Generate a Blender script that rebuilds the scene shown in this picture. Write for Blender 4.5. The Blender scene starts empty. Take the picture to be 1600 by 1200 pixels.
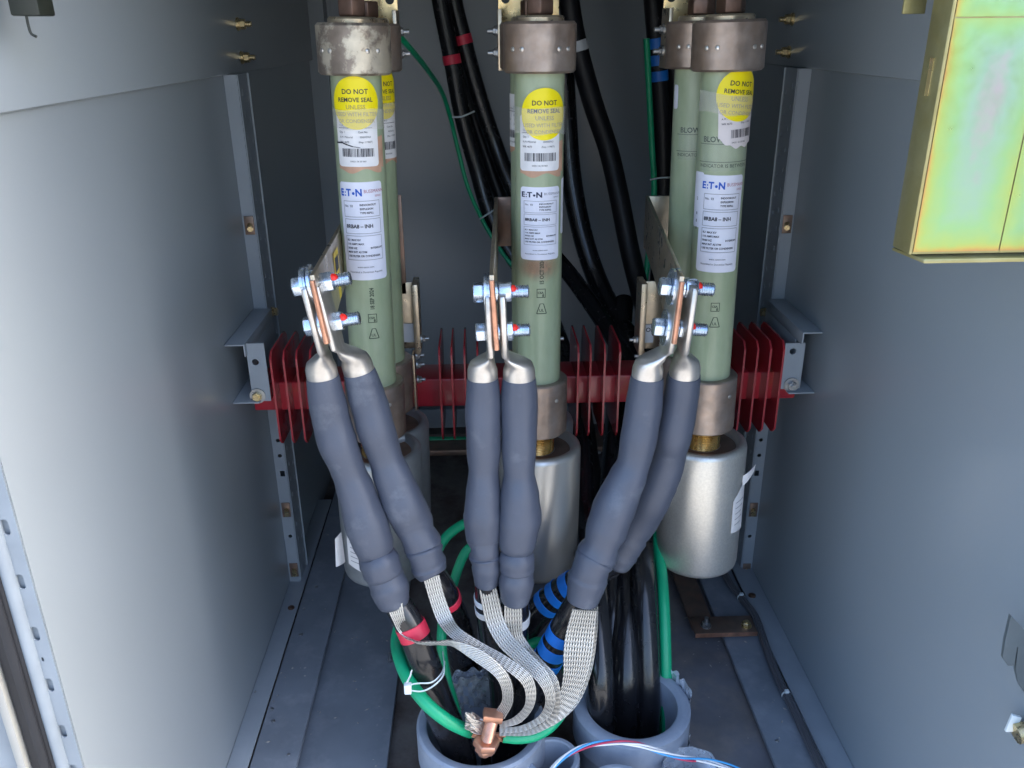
import bpy, bmesh, math, random
from mathutils import Vector, Matrix
random.seed(7)
R_ = math.radians
scene = bpy.context.scene
COL = scene.collection

# ------------------------------------------------------------------ camera
F = 1317.0
Yd = Vector((-53, -550, F)).normalized()
Zd = Vector((29, 3150, F)); Zd = (Zd - Yd * Zd.dot(Yd)).normalized()
Xr = Zd.cross(Yd)
cam_d = bpy.data.cameras.new('camera'); cam = bpy.data.objects.new('camera', cam_d); COL.objects.link(cam)
right = Vector((Xr[0], Yd[0], -Zd[0])); down = Vector((Xr[1], Yd[1], -Zd[1])); fwd = Vector((Xr[2], Yd[2], -Zd[2]))
M3 = Matrix((right, -down, -fwd)).transposed()
cam.matrix_world = M3.to_4x4()
cam_d.sensor_width = 36.0; cam_d.lens = F / 1600 * 36
cam_d.clip_start = .02; cam_d.clip_end = 500
scene.camera = cam

# ------------------------------------------------------------------ light
w = bpy.data.worlds.new('World'); scene.world = w; w.use_nodes = True
nt = w.node_tree; bg = nt.nodes['Background']
sky = nt.nodes.new('ShaderNodeTexSky'); sky.sky_type = 'NISHITA'; sky.sun_disc = False
SUN_EL, SUN_AZ = 34, 86          # azimuth clockwise from +Y (into the cabinet)
sky.sun_elevation = R_(SUN_EL); sky.sun_rotation = R_(SUN_AZ); sky.dust_density = 5.0; sky.ozone_density = 3.0
nt.links.new(sky.outputs[0], bg.inputs[0]); bg.inputs[1].default_value = .15
sd = bpy.data.lights.new('sun', 'SUN'); so = bpy.data.objects.new('sun', sd); COL.objects.link(so)
sd.energy = 4.0; sd.angle = R_(.53); sd.color = (1, .95, .88)
dirv = Vector((math.sin(R_(SUN_AZ)) * math.cos(R_(SUN_EL)), math.cos(R_(SUN_AZ)) * math.cos(R_(SUN_EL)), math.sin(R_(SUN_EL))))
so.rotation_euler = dirv.to_track_quat('Z', 'Y').to_euler()
scene.view_settings.view_transform = 'Standard'; scene.view_settings.look = 'None'
scene.view_settings.exposure = 2.72; scene.view_settings.gamma = 1; scene.view_settings.use_curve_mapping = False
scene.render.engine = 'CYCLES'
scene.cycles.max_bounces = 10; scene.cycles.diffuse_bounces = 6; scene.cycles.glossy_bounces = 5

# ------------------------------------------------------------------ geometry of the place
def ray(u, v):
    r = Vector((u - 800, v - 600, F)); return Vector((r.dot(Xr), r.dot(Yd), -r.dot(Zd)))
def PY(u, v, Y): r = ray(u, v); return r * (Y / r.y)
def PX(u, v, X): r = ray(u, v); return r * (X / r.x)
def PZ(u, v, Z): r = ray(u, v); return r * (Z / r.z)
def depth(p): return p.x * Xr[2] + p.y * Yd[2] - p.z * Zd[2]
def px(n, p): return n * depth(p) / F          # n photo pixels at point p, in metres
XL, XR, YP, YB, ZF = -.4376, .5818, 1.55, 2.41, -1.108
ZSEAM = -.064; ZTOP = .26; YF = .69

# ------------------------------------------------------------------ materials
MAT = {}
def hexc(r, g, b): return tuple(((c / 255) / 12.92 if c / 255 <= .04045 else ((c / 255 + .055) / 1.055) ** 2.4) for c in (r, g, b)) + (1,)
def mat(name, col, rough=.5, metal=0, noise=.12, nscale=20, bump=0, bscale=200, col2=None, c2scale=8, c2lo=.45, c2hi=.65, spec=.5, coat=0, rvar=0, stretch=None, alpha=1):
    m = bpy.data.materials.new(name); m.use_nodes = True; n = m.node_tree.nodes; l = m.node_tree.links
    b = n['Principled BSDF']
    col = tuple(col[:3]) + (1,)
    tc = n.new('ShaderNodeTexCoord'); mp = n.new('ShaderNodeMapping'); l.new(tc.outputs['Object'], mp.inputs[0])
    if stretch: mp.inputs['Scale'].default_value = stretch
    t = n.new('ShaderNodeTexNoise'); t.inputs['Scale'].default_value = nscale; t.inputs['Detail'].default_value = 6; l.new(mp.outputs[0], t.inputs['Vector'])
    mr = n.new('ShaderNodeMapRange'); mr.inputs['From Min'].default_value = .25; mr.inputs['From Max'].default_value = .75
    mr.inputs['To Min'].default_value = 1 - noise; mr.inputs['To Max'].default_value = 1 + noise; l.new(t.outputs[0], mr.inputs['Value'])
    src = None
    if col2:
        t2 = n.new('ShaderNodeTexNoise'); t2.inputs['Scale'].default_value = c2scale; t2.inputs['Detail'].default_value = 8; t2.inputs['Roughness'].default_value = .65
        l.new(mp.outputs[0], t2.inputs['Vector'])
        rr = n.new('ShaderNodeMapRange'); rr.inputs['From Min'].default_value = c2lo; rr.inputs['From Max'].default_value = c2hi; l.new(t2.outputs[0], rr.inputs['Value'])
        mx = n.new('ShaderNodeMix'); mx.data_type = 'RGBA'; mx.inputs['A'].default_value = col; mx.inputs['B'].default_value = tuple(col2[:3]) + (1,)
        l.new(rr.outputs[0], mx.inputs['Factor']); src = mx.outputs['Result']
    vm = n.new('ShaderNodeVectorMath'); vm.operation = 'SCALE'
    if src: l.new(src, vm.inputs[0])
    else: vm.inputs[0].default_value = col[:3]
    l.new(mr.outputs[0], vm.inputs['Scale']); l.new(vm.outputs[0], b.inputs['Base Color'])
    b.inputs['Roughness'].default_value = rough; b.inputs['Metallic'].default_value = metal
    b.inputs['Specular IOR Level'].default_value = spec; b.inputs['Coat Weight'].default_value = coat
    if rvar:
        r2 = n.new('ShaderNodeMapRange'); r2.inputs['From Min'].default_value = .3; r2.inputs['From Max'].default_value = .7
        r2.inputs['To Min'].default_value = max(.03, rough - rvar); r2.inputs['To Max'].default_value = rough + rvar
        t3 = n.new('ShaderNodeTexNoise'); t3.inputs['Scale'].default_value = nscale * 2.3; t3.inputs['Detail'].default_value = 5; l.new(mp.outputs[0], t3.inputs['Vector'])
        l.new(t3.outputs[0], r2.inputs['Value']); l.new(r2.outputs[0], b.inputs['Roughness'])
    if bump:
        tb = n.new('ShaderNodeTexNoise'); tb.inputs['Scale'].default_value = bscale; tb.inputs['Detail'].default_value = 3; l.new(mp.outputs[0], tb.inputs['Vector'])
        bp = n.new('ShaderNodeBump'); bp.inputs['Strength'].default_value = bump; bp.inputs['Distance'].default_value = .002
        l.new(tb.outputs[0], bp.inputs['Height']); l.new(bp.outputs[0], b.inputs['Normal'])
    if alpha < 1: b.inputs['Alpha'].default_value = alpha
    MAT[name] = m; return m

mat('cabinet_paint', (.275, .312, .34), .27, noise=.03, nscale=2, bump=.03, bscale=500, spec=.7, coat=.0)
mat('frame_paint', (.275, .31, .345), .42, noise=.08, nscale=15, bump=.06, bscale=300)
mat('floor_steel', (.19, .215, .25), .42, noise=.2, nscale=9, col2=(.28, .30, .34), c2scale=14, c2lo=.5, c2hi=.75, bump=.05, bscale=90, rvar=.12)
mat('dusty_floor', (.165, .165, .185), .55, noise=.25, nscale=12, col2=(.27, .235, .21), c2scale=9, c2lo=.46, c2hi=.72, bump=.1, bscale=90, rvar=.1)
mat('concrete_chips', (.36, .34, .31), .8, noise=.4, nscale=200)
mat('concrete', (.15, .135, .125), .9, noise=.3, nscale=16, col2=(.07, .05, .042), c2scale=9, bump=.5, bscale=60)
mat('ground_concrete', (.20, .20, .195), .9, noise=.2, nscale=2, bump=.2, bscale=30)
mat('fibreglass', (.30, .365, .225), .36, noise=.10, nscale=60, col2=(.35, .40, .28), c2scale=14, c2lo=.4, c2hi=.7, bump=.08, bscale=400, stretch=(1, 1, .35), coat=.15)
mat('tarnished_silver', (.36, .27, .215), .40, .75, noise=.25, nscale=40, col2=(.36, .31, .28), c2scale=16, c2lo=.4, c2hi=.7, bump=.12, bscale=150, rvar=.12)
mat('flaking_silver', (.27, .22, .18), .42, .6, noise=.25, nscale=40, col2=(.54, .48, .38), c2scale=22, c2lo=.475, c2hi=.54, bump=.2, bscale=100, rvar=.12)
mat('bronze_bolt', (.17, .105, .08), .42, .8, noise=.25, nscale=60, rvar=.1)
mat('brass', (.72, .46, .17), .28, 1, noise=.15, nscale=50, rvar=.08)
mat('gold_plate', (.85, .70, .40), .30, .9, noise=.15, nscale=30, col2=(.72, .42, .10), c2scale=18, c2lo=.5, c2hi=.7, rvar=.1)
mat('copper', (.62, .31, .20), .38, .85, noise=.25, nscale=60, col2=(.45, .25, .18), c2scale=20, rvar=.1)
mat('copper_dull', (.23, .165, .13), .42, .6, noise=.25, nscale=30, col2=(.24, .14, .10), c2scale=15, rvar=.1, bump=.05)
mat('plated_bar', (.56, .46, .33), .34, .85, noise=.2, nscale=25, col2=(.52, .45, .36), c2scale=12, rvar=.1)
mat('tinned', (.62, .59, .55), .36, .85, noise=.15, nscale=40, col2=(.50, .47, .43), c2scale=30, rvar=.08, bump=.03, bscale=60)
mat('zinc_bolt', (.62, .70, .80), .24, .95, noise=.15, nscale=80, rvar=.08)
mat('grey_steel', (.36, .37, .38), .35, .85, noise=.2, nscale=60, rvar=.1)
mat('yellow_zinc', (.62, .50, .28), .30, .9, noise=.25, nscale=90, rvar=.08)
mat('red_epoxy', (.36, .022, .032), .26, noise=.12, nscale=20, bump=.03, spec=.5, coat=.2)
mat('red_epoxy_stained', (.40, .024, .036), .30, noise=.12, nscale=20, col2=(.32, .10, .03), c2scale=7, c2lo=.58, c2hi=.72, spec=.5, coat=.2)
mat('heat_shrink', (.060, .070, .098), .46, noise=.12, nscale=14, col2=(.135, .15, .18), c2scale=16, c2lo=.56, c2hi=.80, bump=.10, bscale=260, spec=.5)
mat('cable_dull', (.010, .010, .012), .42, noise=.3, nscale=30, bump=.05, bscale=45, spec=.35)
mat('cable_black', (.010, .010, .012), .22, noise=.3, nscale=30, bump=.07, bscale=45, rvar=.08, spec=.6)
mat('green_wire', (.004, .33, .15), .38, noise=.1, nscale=30, bump=.05, bscale=100)
mat('tape_red', (.66, .03, .07), .42, bump=.06, bscale=120)
mat('tape_blue', (.008, .17, .62), .40, bump=.06, bscale=120)
mat('tape_white', (.60, .62, .64), .45)
mat('pvc_grey', (.28, .32, .39), .42, noise=.08, nscale=10, col2=(.20, .24, .31), c2scale=12, bump=.04)
mat('foil_tape', (.66, .69, .74), .28, .6, noise=.25, nscale=30, bump=.6, bscale=45, rvar=.1)
mat('can_aluminium', (.64, .62, .57), .36, .8, noise=.10, nscale=300, bump=.16, bscale=420, rvar=.06)
mat('can_smooth', (.60, .59, .56), .36, .8, noise=.08, nscale=20, rvar=.05, stretch=(1, 1, .2))
mat('can_dull', (.30, .32, .33), .42, .6, noise=.1, nscale=60, bump=.1)
mat('label_white', (.72, .73, .82), .42, noise=.03, nscale=20)
mat('paper_white', (.74, .73, .73), .6, noise=.07, nscale=40, bump=.1, bscale=60)
mat('tag_crumpled', (.68, .62, .61), .6, noise=.10, nscale=30, bump=.9, bscale=45)
mat('kraft', (.50, .30, .20), .7, noise=.2, nscale=40, bump=.2)
mat('sticker_yellow', (.86, .71, .0), .4, noise=.04, nscale=30)
mat('clear_tape', (.72, .69, .66), .22, noise=.1, nscale=40, bump=.5, bscale=40, alpha=.27)
mat('ink', (.03, .03, .04), .6); mat('ink_grey', (.22, .22, .25), .6); mat('ink_faded', (.40, .33, .10), .6)
mat('ink_blue', (.006, .09, .50), .5); mat('ink_navy', (.01, .02, .06), .5); mat('ink_rose', (.42, .14, .18), .5)
mat('ink_green', (.035, .055, .03), .6)
mat('stain_red', (.40, .15, .09), .5)
def soft_alpha(name):
    m = MAT[name]; n = m.node_tree.nodes; l = m.node_tree.links; uv = n.new('ShaderNodeUVMap'); uv.uv_map = 'UVMap'
    ln = n.new('ShaderNodeVectorMath'); ln.operation = 'LENGTH'; l.new(uv.outputs[0], ln.inputs[0])
    r = n.new('ShaderNodeMapRange'); r.interpolation_type = 'SMOOTHSTEP'; r.inputs['From Min'].default_value = 1; r.inputs['From Max'].default_value = .1; r.inputs['To Max'].default_value = .5
    l.new(ln.outputs['Value'], r.inputs['Value']); l.new(r.outputs[0], n['Principled BSDF'].inputs['Alpha'])
soft_alpha('stain_red')
mat('plastic_white', (.62, .68, .70), .35); mat('catch_paint', (.085, .105, .115), .4); mat('rubber', (.010, .011, .015), .6, noise=.2, nscale=20)
mat('door_paint', (.20, .235, .27), .4); mat('black_plastic', (.012, .016, .012), .5); mat('trim_cream', (.30, .30, .28), .4)
mat('wire_white', (.65, .66, .68), .35); mat('wire_blue', (.05, .30, .62), .35); mat('wire_red', (.42, .03, .08), .35); mat('wire_grey', (.10, .10, .11), .4)
mat('paint_mark', (.80, .02, .01), .5)
mat('tag_yellow', (.80, .58, .02), .4)

def zinc_iridescent():
    m = bpy.data.materials.new('zinc_iridescent'); m.use_nodes = True; n = m.node_tree.nodes; l = m.node_tree.links
    b = n['Principled BSDF']; uv = n.new('ShaderNodeUVMap'); uv.uv_map = 'UVMap'   # uv: metres from the nearest fold, and noise
    sp = n.new('ShaderNodeSeparateXYZ'); l.new(uv.outputs[0], sp.inputs[0])
    tc = n.new('ShaderNodeTexCoord'); t = n.new('ShaderNodeTexNoise'); t.inputs['Scale'].default_value = 5; t.inputs['Detail'].default_value = 5; l.new(tc.outputs['Object'], t.inputs[0])
    a = n.new('ShaderNodeMath'); a.operation = 'MULTIPLY_ADD'; l.new(t.outputs[0], a.inputs[0]); a.inputs[1].default_value = .55; l.new(sp.outputs['X'], a.inputs[2])
    t4 = n.new('ShaderNodeTexNoise'); t4.inputs['Scale'].default_value = 90; t4.inputs['Detail'].default_value = 6; l.new(tc.outputs['Object'], t4.inputs[0])
    a2 = n.new('ShaderNodeMath'); a2.operation = 'MULTIPLY_ADD'; l.new(t4.outputs[0], a2.inputs[0]); a2.inputs[1].default_value = .10; l.new(a.outputs[0], a2.inputs[2])
    cr = n.new('ShaderNodeValToRGB'); e = cr.color_ramp.elements
    e[0].position = .24; e[0].color = (.36, .25, .22, 1)
    e[1].position = 1.0; e[1].color = (.40, .35, .42, 1)
    for p, c in ((.30, (.44, .25, .10, 1)), (.36, (.40, .37, .11, 1)), (.43, (.31, .42, .14, 1)), (.55, (.25, .43, .21, 1)), (.67, (.26, .40, .31, 1)), (.75, (.37, .31, .35, 1)), (.82, (.26, .38, .32, 1)), (.90, (.36, .40, .20, 1))):
        q = e.new(p); q.color = c
    l.new(a2.outputs[0], cr.inputs[0]); l.new(cr.outputs[0], b.inputs['Base Color'])
    b.inputs['Metallic'].default_value = .9
    rr = n.new('ShaderNodeMapRange'); rr.inputs['To Min'].default_value = .18; rr.inputs['To Max'].default_value = .5; l.new(t4.outputs[0], rr.inputs['Value']); l.new(rr.outputs[0], b.inputs['Roughness'])
    bp = n.new('ShaderNodeBump'); bp.inputs['Strength'].default_value = .25; bp.inputs['Distance'].default_value = .002; l.new(t.outputs[0], bp.inputs['Height']); l.new(bp.outputs[0], b.inputs['Normal'])
    MAT['zinc_iridescent'] = m
zinc_iridescent()
mat('zinc_olive', (.30, .27, .115), .38, .6, noise=.2, nscale=12, col2=(.36, .34, .20), c2scale=6, rvar=.08)

def braid_mat(NAME, STR):
    m = bpy.data.materials.new(NAME); m.use_nodes = True; n = m.node_tree.nodes; l = m.node_tree.links
    b = n['Principled BSDF']; uv = n.new('ShaderNodeUVMap'); uv.uv_map = 'UVMap'
    sp = n.new('ShaderNodeSeparateXYZ'); l.new(uv.outputs[0], sp.inputs[0])
    def mth(op, a, b_=None, c=None):
        x = n.new('ShaderNodeMath'); x.operation = op
        for i, q in enumerate((a, b_, c)):
            if q is None: continue
            if isinstance(q, (int, float)): x.inputs[i].default_value = q
            else: l.new(q, x.inputs[i])
        return x.outputs[0]
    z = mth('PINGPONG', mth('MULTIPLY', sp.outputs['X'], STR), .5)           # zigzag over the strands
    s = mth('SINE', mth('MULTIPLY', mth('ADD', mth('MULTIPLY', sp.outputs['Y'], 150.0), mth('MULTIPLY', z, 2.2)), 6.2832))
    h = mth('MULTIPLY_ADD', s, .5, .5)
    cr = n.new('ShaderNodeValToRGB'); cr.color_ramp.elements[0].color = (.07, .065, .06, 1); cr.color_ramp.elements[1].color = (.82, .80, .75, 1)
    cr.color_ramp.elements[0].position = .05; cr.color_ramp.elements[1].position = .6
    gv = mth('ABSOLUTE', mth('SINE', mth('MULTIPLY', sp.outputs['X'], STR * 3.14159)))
    gq = mth('MULTIPLY', mth('MULTIPLY_ADD', h, .65, .35), mth('POWER', gv, .55))  # shade in the weave gaps and between strands, painted into the colour
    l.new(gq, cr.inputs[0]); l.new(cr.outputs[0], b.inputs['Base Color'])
    bp = n.new('ShaderNodeBump'); bp.inputs['Strength'].default_value = .65; bp.inputs['Distance'].default_value = .0012
    l.new(h, bp.inputs['Height']); l.new(bp.outputs[0], b.inputs['Normal'])
    b.inputs['Metallic'].default_value = .75; b.inputs['Roughness'].default_value = .34
    MAT[NAME] = m
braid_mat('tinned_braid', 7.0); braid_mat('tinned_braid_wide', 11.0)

# ------------------------------------------------------------------ builders
ORG = {}
def tag(o, label=None, cat=None, group=None, kind=None):
    if label: o['label'] = label
    if cat: o['category'] = cat
    if group: o['group'] = group
    if kind: o['kind'] = kind
    return o
def empty(name, loc, label, cat, group=None):
    o = bpy.data.objects.new(name, None); COL.objects.link(o); o.location = loc; o.empty_display_size = .02
    ORG[o.name] = Vector(loc); return tag(o, label, cat, group)

def frame(axis, hint=None):
    a = Vector(axis).normalized()
    h = Vector(hint) if hint is not None else (Vector((0, 0, 1)) if abs(a.z) < .9 else Vector((0, 1, 0)))
    x = (h - a * h.dot(a)).normalized(); y = a.cross(x); return x, y, a

class MB:
    def __init__(s): s.v = []; s.f = []; s.uv = {}
    def add(s, vs, fs):
        o = len(s.v); s.v += [Vector(q) for q in vs]; s.f += [tuple(i + o for i in q) for q in fs]; return s
    def box(s, x0, x1, y0, y1, z0, z1):
        x0, x1 = sorted((x0, x1)); y0, y1 = sorted((y0, y1)); z0, z1 = sorted((z0, z1))
        return s.add([(x0, y0, z0), (x1, y0, z0), (x1, y1, z0), (x0, y1, z0), (x0, y0, z1), (x1, y0, z1), (x1, y1, z1), (x0, y1, z1)],
                     [(0, 3, 2, 1), (4, 5, 6, 7), (0, 1, 5, 4), (1, 2, 6, 5), (2, 3, 7, 6), (3, 0, 4, 7)])
    def hexa(s, p):      # eight corners: 4 bottom, 4 top
        return s.add(p, [(0, 3, 2, 1), (4, 5, 6, 7), (0, 1, 5, 4), (1, 2, 6, 5), (2, 3, 7, 6), (3, 0, 4, 7)])
    def rings(s, rings, cap0=True, cap1=True, closed=False):
        n = len(rings[0]); o = len(s.v); m = len(rings)
        for r in rings: s.v += [Vector(q) for q in r]
        for k in range(m - 1 + (1 if closed else 0)):
            a = o + k * n; b = o + ((k + 1) % m) * n
            for i in range(n): s.f.append((a + i, a + (i + 1) % n, b + (i + 1) % n, b + i))
        if not closed:
            if cap0: s.f.append(tuple(o + i for i in reversed(range(n))))
            if cap1: s.f.append(tuple(o + (m - 1) * n + i for i in range(n)))
        return s
    def lathe(s, prof, c=(0, 0, 0), axis=(0, 0, 1), n=48, cap0=True, cap1=True, hint=None):   # prof [(r, h)]
        x, y, a = frame(axis, hint); c = Vector(c)
        return s.rings([[c + a * h + x * (r * math.cos(2 * math.pi * i / n)) + y * (r * math.sin(2 * math.pi * i / n)) for i in range(n)] for r, h in prof], cap0, cap1)
    def cyl(s, p0, p1, r, n=24): p0 = Vector(p0); p1 = Vector(p1); return s.lathe([(r, 0), (r, (p1 - p0).length)], p0, p1 - p0, n)
    def hexnut(s, p0, p1, r, rot=0):
        p0 = Vector(p0); p1 = Vector(p1); L = (p1 - p0).length
        x, y, a = frame(p1 - p0)
        h = x * math.cos(rot) + y * math.sin(rot)
        c = .10 * r
        return s.lathe([(r - c, 0), (r, c), (r, L - c), (r - c, L)], p0, p1 - p0, 6, hint=h)
    def thread(s, p0, p1, r, pitch, n=20, depth_=.12):
        p0 = Vector(p0); p1 = Vector(p1); L = (p1 - p0).length; k = max(2, int(L / pitch)); pr = []
        for i in range(k):
            pr += [(r * (1 - depth_), i * L / k), (r, (i + .5) * L / k)]
        pr.append((r * (1 - depth_), L)); return s.lathe(pr, p0, p1 - p0, n)
    def tube(s, pts, rad, n=20, res=6, cap=True, hint=None):
        P = smooth_path(pts, res); m = len(P)
        if isinstance(rad, (int, float)): RR = [rad] * m
        else:
            RR = []
            for i in range(m):
                t = i / res; k = min(int(t), len(rad) - 2); fr = t - k; fr = fr * fr * (3 - 2 * fr); RR.append(rad[k] * (1 - fr) + rad[k + 1] * fr)
        rings = []; x = None
        for i in range(m):
            t = (P[min(i + 1, m - 1)] - P[max(i - 1, 0)]).normalized()
            if x is None: x, y, _ = frame(t, hint)
            else: x = (x - t * x.dot(t)).normalized(); y = t.cross(x)
            rings.append([P[i] + x * RR[i] * math.cos(2 * math.pi * k / n) + y * RR[i] * math.sin(2 * math.pi * k / n) for k in range(n)])
        return s.rings(rings, cap, cap)
    def lumps(s, P, amp):
        from mathutils import noise
        n_ = len(s.v) // len(P)
        for i, q in enumerate(s.v):
            c = P[min(i // n_, len(P) - 1)]; d = q - c
            k = noise.noise(q * 28) * 1.0 + noise.noise(q * 75) * .45
            s.v[i] = c + d * (1 + amp * k)
        return s
    def build(s, name, m, parent=None, ang=35, bevel=0, flat=False, seg=2, xf=None):
        o0 = ORG.get(parent.name, Vector()) if parent else None
        vs = s.v if xf is None else [xf @ q for q in s.v]
        if parent is None:
            lo = Vector([min(q[i] for q in vs) for i in range(3)]); hi = Vector([max(q[i] for q in vs) for i in range(3)])
            o0 = Vector(((lo.x + hi.x) / 2, (lo.y + hi.y) / 2, lo.z))
        me = bpy.data.meshes.new(name); me.from_pydata([q - o0 for q in vs], [], s.f)
        if s.uv:
            ul = me.uv_layers.new(name='UVMap')
            for lp in me.loops: ul.data[lp.index].uv = s.uv.get(lp.vertex_index, (0, 0))
        bm = bmesh.new(); bm.from_mesh(me)
        bmesh.ops.recalc_face_normals(bm, faces=bm.faces)
        if bevel:
            es = [e for e in bm.edges if len(e.link_faces) == 2 and e.calc_face_angle(0) > R_(30)]
            bmesh.ops.bevel(bm, geom=es, offset=bevel, segments=seg, affect='EDGES', profile=.5, clamp_overlap=True)
        bm.to_mesh(me); bm.free()
        me.materials.append(MAT[m])
        if not flat:
            me.polygons.foreach_set('use_smooth', [True] * len(me.polygons)); me.set_sharp_from_angle(angle=R_(ang))
        o = bpy.data.objects.new(name, me); COL.objects.link(o)
        if parent: o.parent = parent
        else: o.location = o0
        ORG[o.name] = o0.copy()
        return o

def smooth_path(pts, res=6):
    P = [Vector(p) for p in pts]
    if res <= 1 or len(P) < 3: 
        if len(P) == 2 and res > 1: return [P[0].lerp(P[1], i / res) for i in range(res + 1)]
        return P
    out = []
    for i in range(len(P) - 1):
        p0 = P[i - 1] if i else P[0] * 2 - P[1]; p1 = P[i]; p2 = P[i + 1]; p3 = P[i + 2] if i + 2 < len(P) else P[-1] * 2 - P[-2]
        for k in range(res):
            t = k / res
            out.append(.5 * ((2 * p1) + (p2 - p0) * t + (2 * p0 - 5 * p1 + 4 * p2 - p3) * t * t + (3 * p1 - p0 - 3 * p2 + p3) * t ** 3))
    out.append(P[-1]); return out

def flat_plate(outline, holes, th):
    """2-D outline with holes, filled and given thickness; x->x, y->y of the returned MB (z = 0..th)"""
    cu = bpy.data.curves.new('c', 'CURVE'); cu.dimensions = '2D'; cu.fill_mode = 'BOTH'; cu.extrude = th / 2
    for poly in [outline] + holes:
        sp = cu.splines.new('POLY'); sp.points.add(len(poly) - 1)
        for i, p in enumerate(poly): sp.points[i].co = (p[0], p[1], 0, 1)
        sp.use_cyclic_u = True
    ob = bpy.data.objects.new('c', cu); COL.objects.link(ob)
    me = bpy.data.meshes.new_from_object(ob.evaluated_get(bpy.context.evaluated_depsgraph_get()))
    mb = MB(); mb.add([v.co + Vector((0, 0, th / 2)) for v in me.vertices], [tuple(p.vertices) for p in me.polygons])
    bpy.data.objects.remove(ob); bpy.data.curves.remove(cu); bpy.data.meshes.remove(me)
    return mb
def circ(x, y, r, r2=None, n=20): r2 = r2 or r; return [(x + r * math.cos(2 * math.pi * i / n), y + r2 * math.sin(2 * math.pi * i / n)) for i in range(n)]
def rect(x0, x1, y0, y1): return [(x0, y0), (x1, y0), (x1, y1), (x0, y1)]
def slot(x, y, w_, h_, n=8):
    r = w_ / 2; k = h_ / 2 - r
    return [(x + r * math.cos(a), y + k + r * math.sin(a)) for a in [math.pi * i / n for i in range(n + 1)]] + [(x + r * math.cos(a), y - k + r * math.sin(a)) for a in [math.pi + math.pi * i / n for i in range(n + 1)]]
def remap(mb, fn): mb.v = [Vector(fn(*q)) for q in mb.v]; return mb

_tc = {}
def text_geo(s, size, bold=0, xs=1.0):
    key = (s, bold)
    if key not in _tc:
        cu = bpy.data.curves.new('t', 'FONT'); cu.body = s; cu.size = 1; cu.resolution_u = 2; cu.offset = bold
        ob = bpy.data.objects.new('t', cu); COL.objects.link(ob); bpy.context.view_layer.update()
        me = bpy.data.meshes.new_from_object(ob.evaluated_get(bpy.context.evaluated_depsgraph_get()))
        _tc[key] = ([(v.co.x, v.co.y) for v in me.vertices], [tuple(p.vertices) for p in me.polygons])
        bpy.data.objects.remove(ob); bpy.data.curves.remove(cu); bpy.data.meshes.remove(me)
    vs, fs = _tc[key]
    return [(x * size * xs, y * size) for x, y in vs], fs
class Flat:
    """lettering and marks laid out flat in x,y (metres), later wrapped on a cylinder or placed on a plane"""
    def __init__(s): s.v = []; s.f = []
    def text(s, t, x, y, size, align='L', bold=0, xs=1.0, rot=0):
        vs, fs = text_geo(t, size, bold, xs)
        if not vs: return s
        wd = max(a for a, b in vs); ox = {'L': 0, 'C': -wd / 2, 'R': -wd}[align]; o = len(s.v)
        c, sn = math.cos(rot), math.sin(rot)
        s.v += [(x + (a + ox) * c - b * sn, y + (a + ox) * sn + b * c) for a, b in vs]; s.f += [tuple(i + o for i in q) for q in fs]; return s
    def bar(s, x0, x1, y0, y1):
        n = max(1, int(abs(x1 - x0) / .004)); o = len(s.v)
        for i in range(n + 1):
            x = x0 + (x1 - x0) * i / n; s.v += [(x, y0), (x, y1)]
        s.f += [(o + 2 * i, o + 2 * i + 2, o + 2 * i + 3, o + 2 * i + 1) for i in range(n)]; return s
    def frame(s, x0, x1, y0, y1, t):
        return s.bar(x0, x1, y0, y0 + t).bar(x0, x1, y1 - t, y1).bar(x0, x0 + t, y0, y1).bar(x1 - t, x1, y0, y1)
    def line(s, x0, y0, x1, y1, t):
        d = Vector((x1 - x0, y1 - y0)).normalized(); nx, ny = -d.y * t / 2, d.x * t / 2; n = max(1, int(Vector((x1 - x0, y1 - y0)).length / .004)); o = len(s.v)
        for i in range(n + 1):
            x = x0 + (x1 - x0) * i / n; y = y0 + (y1 - y0) * i / n; s.v += [(x + nx, y + ny), (x - nx, y - ny)]
        s.f += [(o + 2 * i, o + 2 * i + 1, o + 2 * i + 3, o + 2 * i + 2) for i in range(n)]; return s
    def wrap(s, R, a0, z0, tilt=0):
        m = MB(); c, sn = math.cos(tilt), math.sin(tilt)
        def f(x, y):
            X = x * c - y * sn; Y = x * sn + y * c; a = a0 + X / R
            return (R * math.sin(a), -R * math.cos(a), z0 + Y)
        m.add([f(x, y) for x, y in s.v], s.f); return m
def patch(R, a0, z0, xs, lo, hi, tilt=0, ny=6):
    """sheet on a cylinder: columns at xs, each from lo(x) to hi(x)"""
    fl = Flat(); o = 0
    for x in xs:
        a, b = lo(x), hi(x); fl.v += [(x, a + (b - a) * k / ny) for k in range(ny + 1)]
    for i in range(len(xs) - 1):
        for k in range(ny):
            p = i * (ny + 1) + k; fl.f.append((p, p + ny + 1, p + ny + 2, p + 1))
    return fl.wrap(R, a0, z0, tilt)
def lin(a, b, n): return [a + (b - a) * i / n for i in range(n + 1)]
def rrect(wd, ht, r):
    xs = sorted(set([round(q, 6) for q in lin(-wd / 2 + r, wd / 2 - r, 20)] + [s * (wd / 2 - r + r * math.sin(R_(a))) for a in (15, 30, 45, 60, 75, 90) for s in (-1, 1)]))
    def e(x): d = max(0, abs(x) - (wd / 2 - r)); return ht / 2 - r + math.sqrt(max(0, r * r - d * d))
    return xs, (lambda x: -e(x)), e

# ================================================================== THE SETTING
g = MB(); g.box(-12, 12, -12, YF - .04, ZF - .06, ZF - .05)
tag(g.build('ground', 'ground_concrete', flat=True), kind='structure')
g = MB(); g.box(XL - .02, XR + .02, YF - .02, YB, ZF - .055, ZF - .035)
tag(g.build('floor', 'concrete', flat=True), kind='structure')

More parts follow.
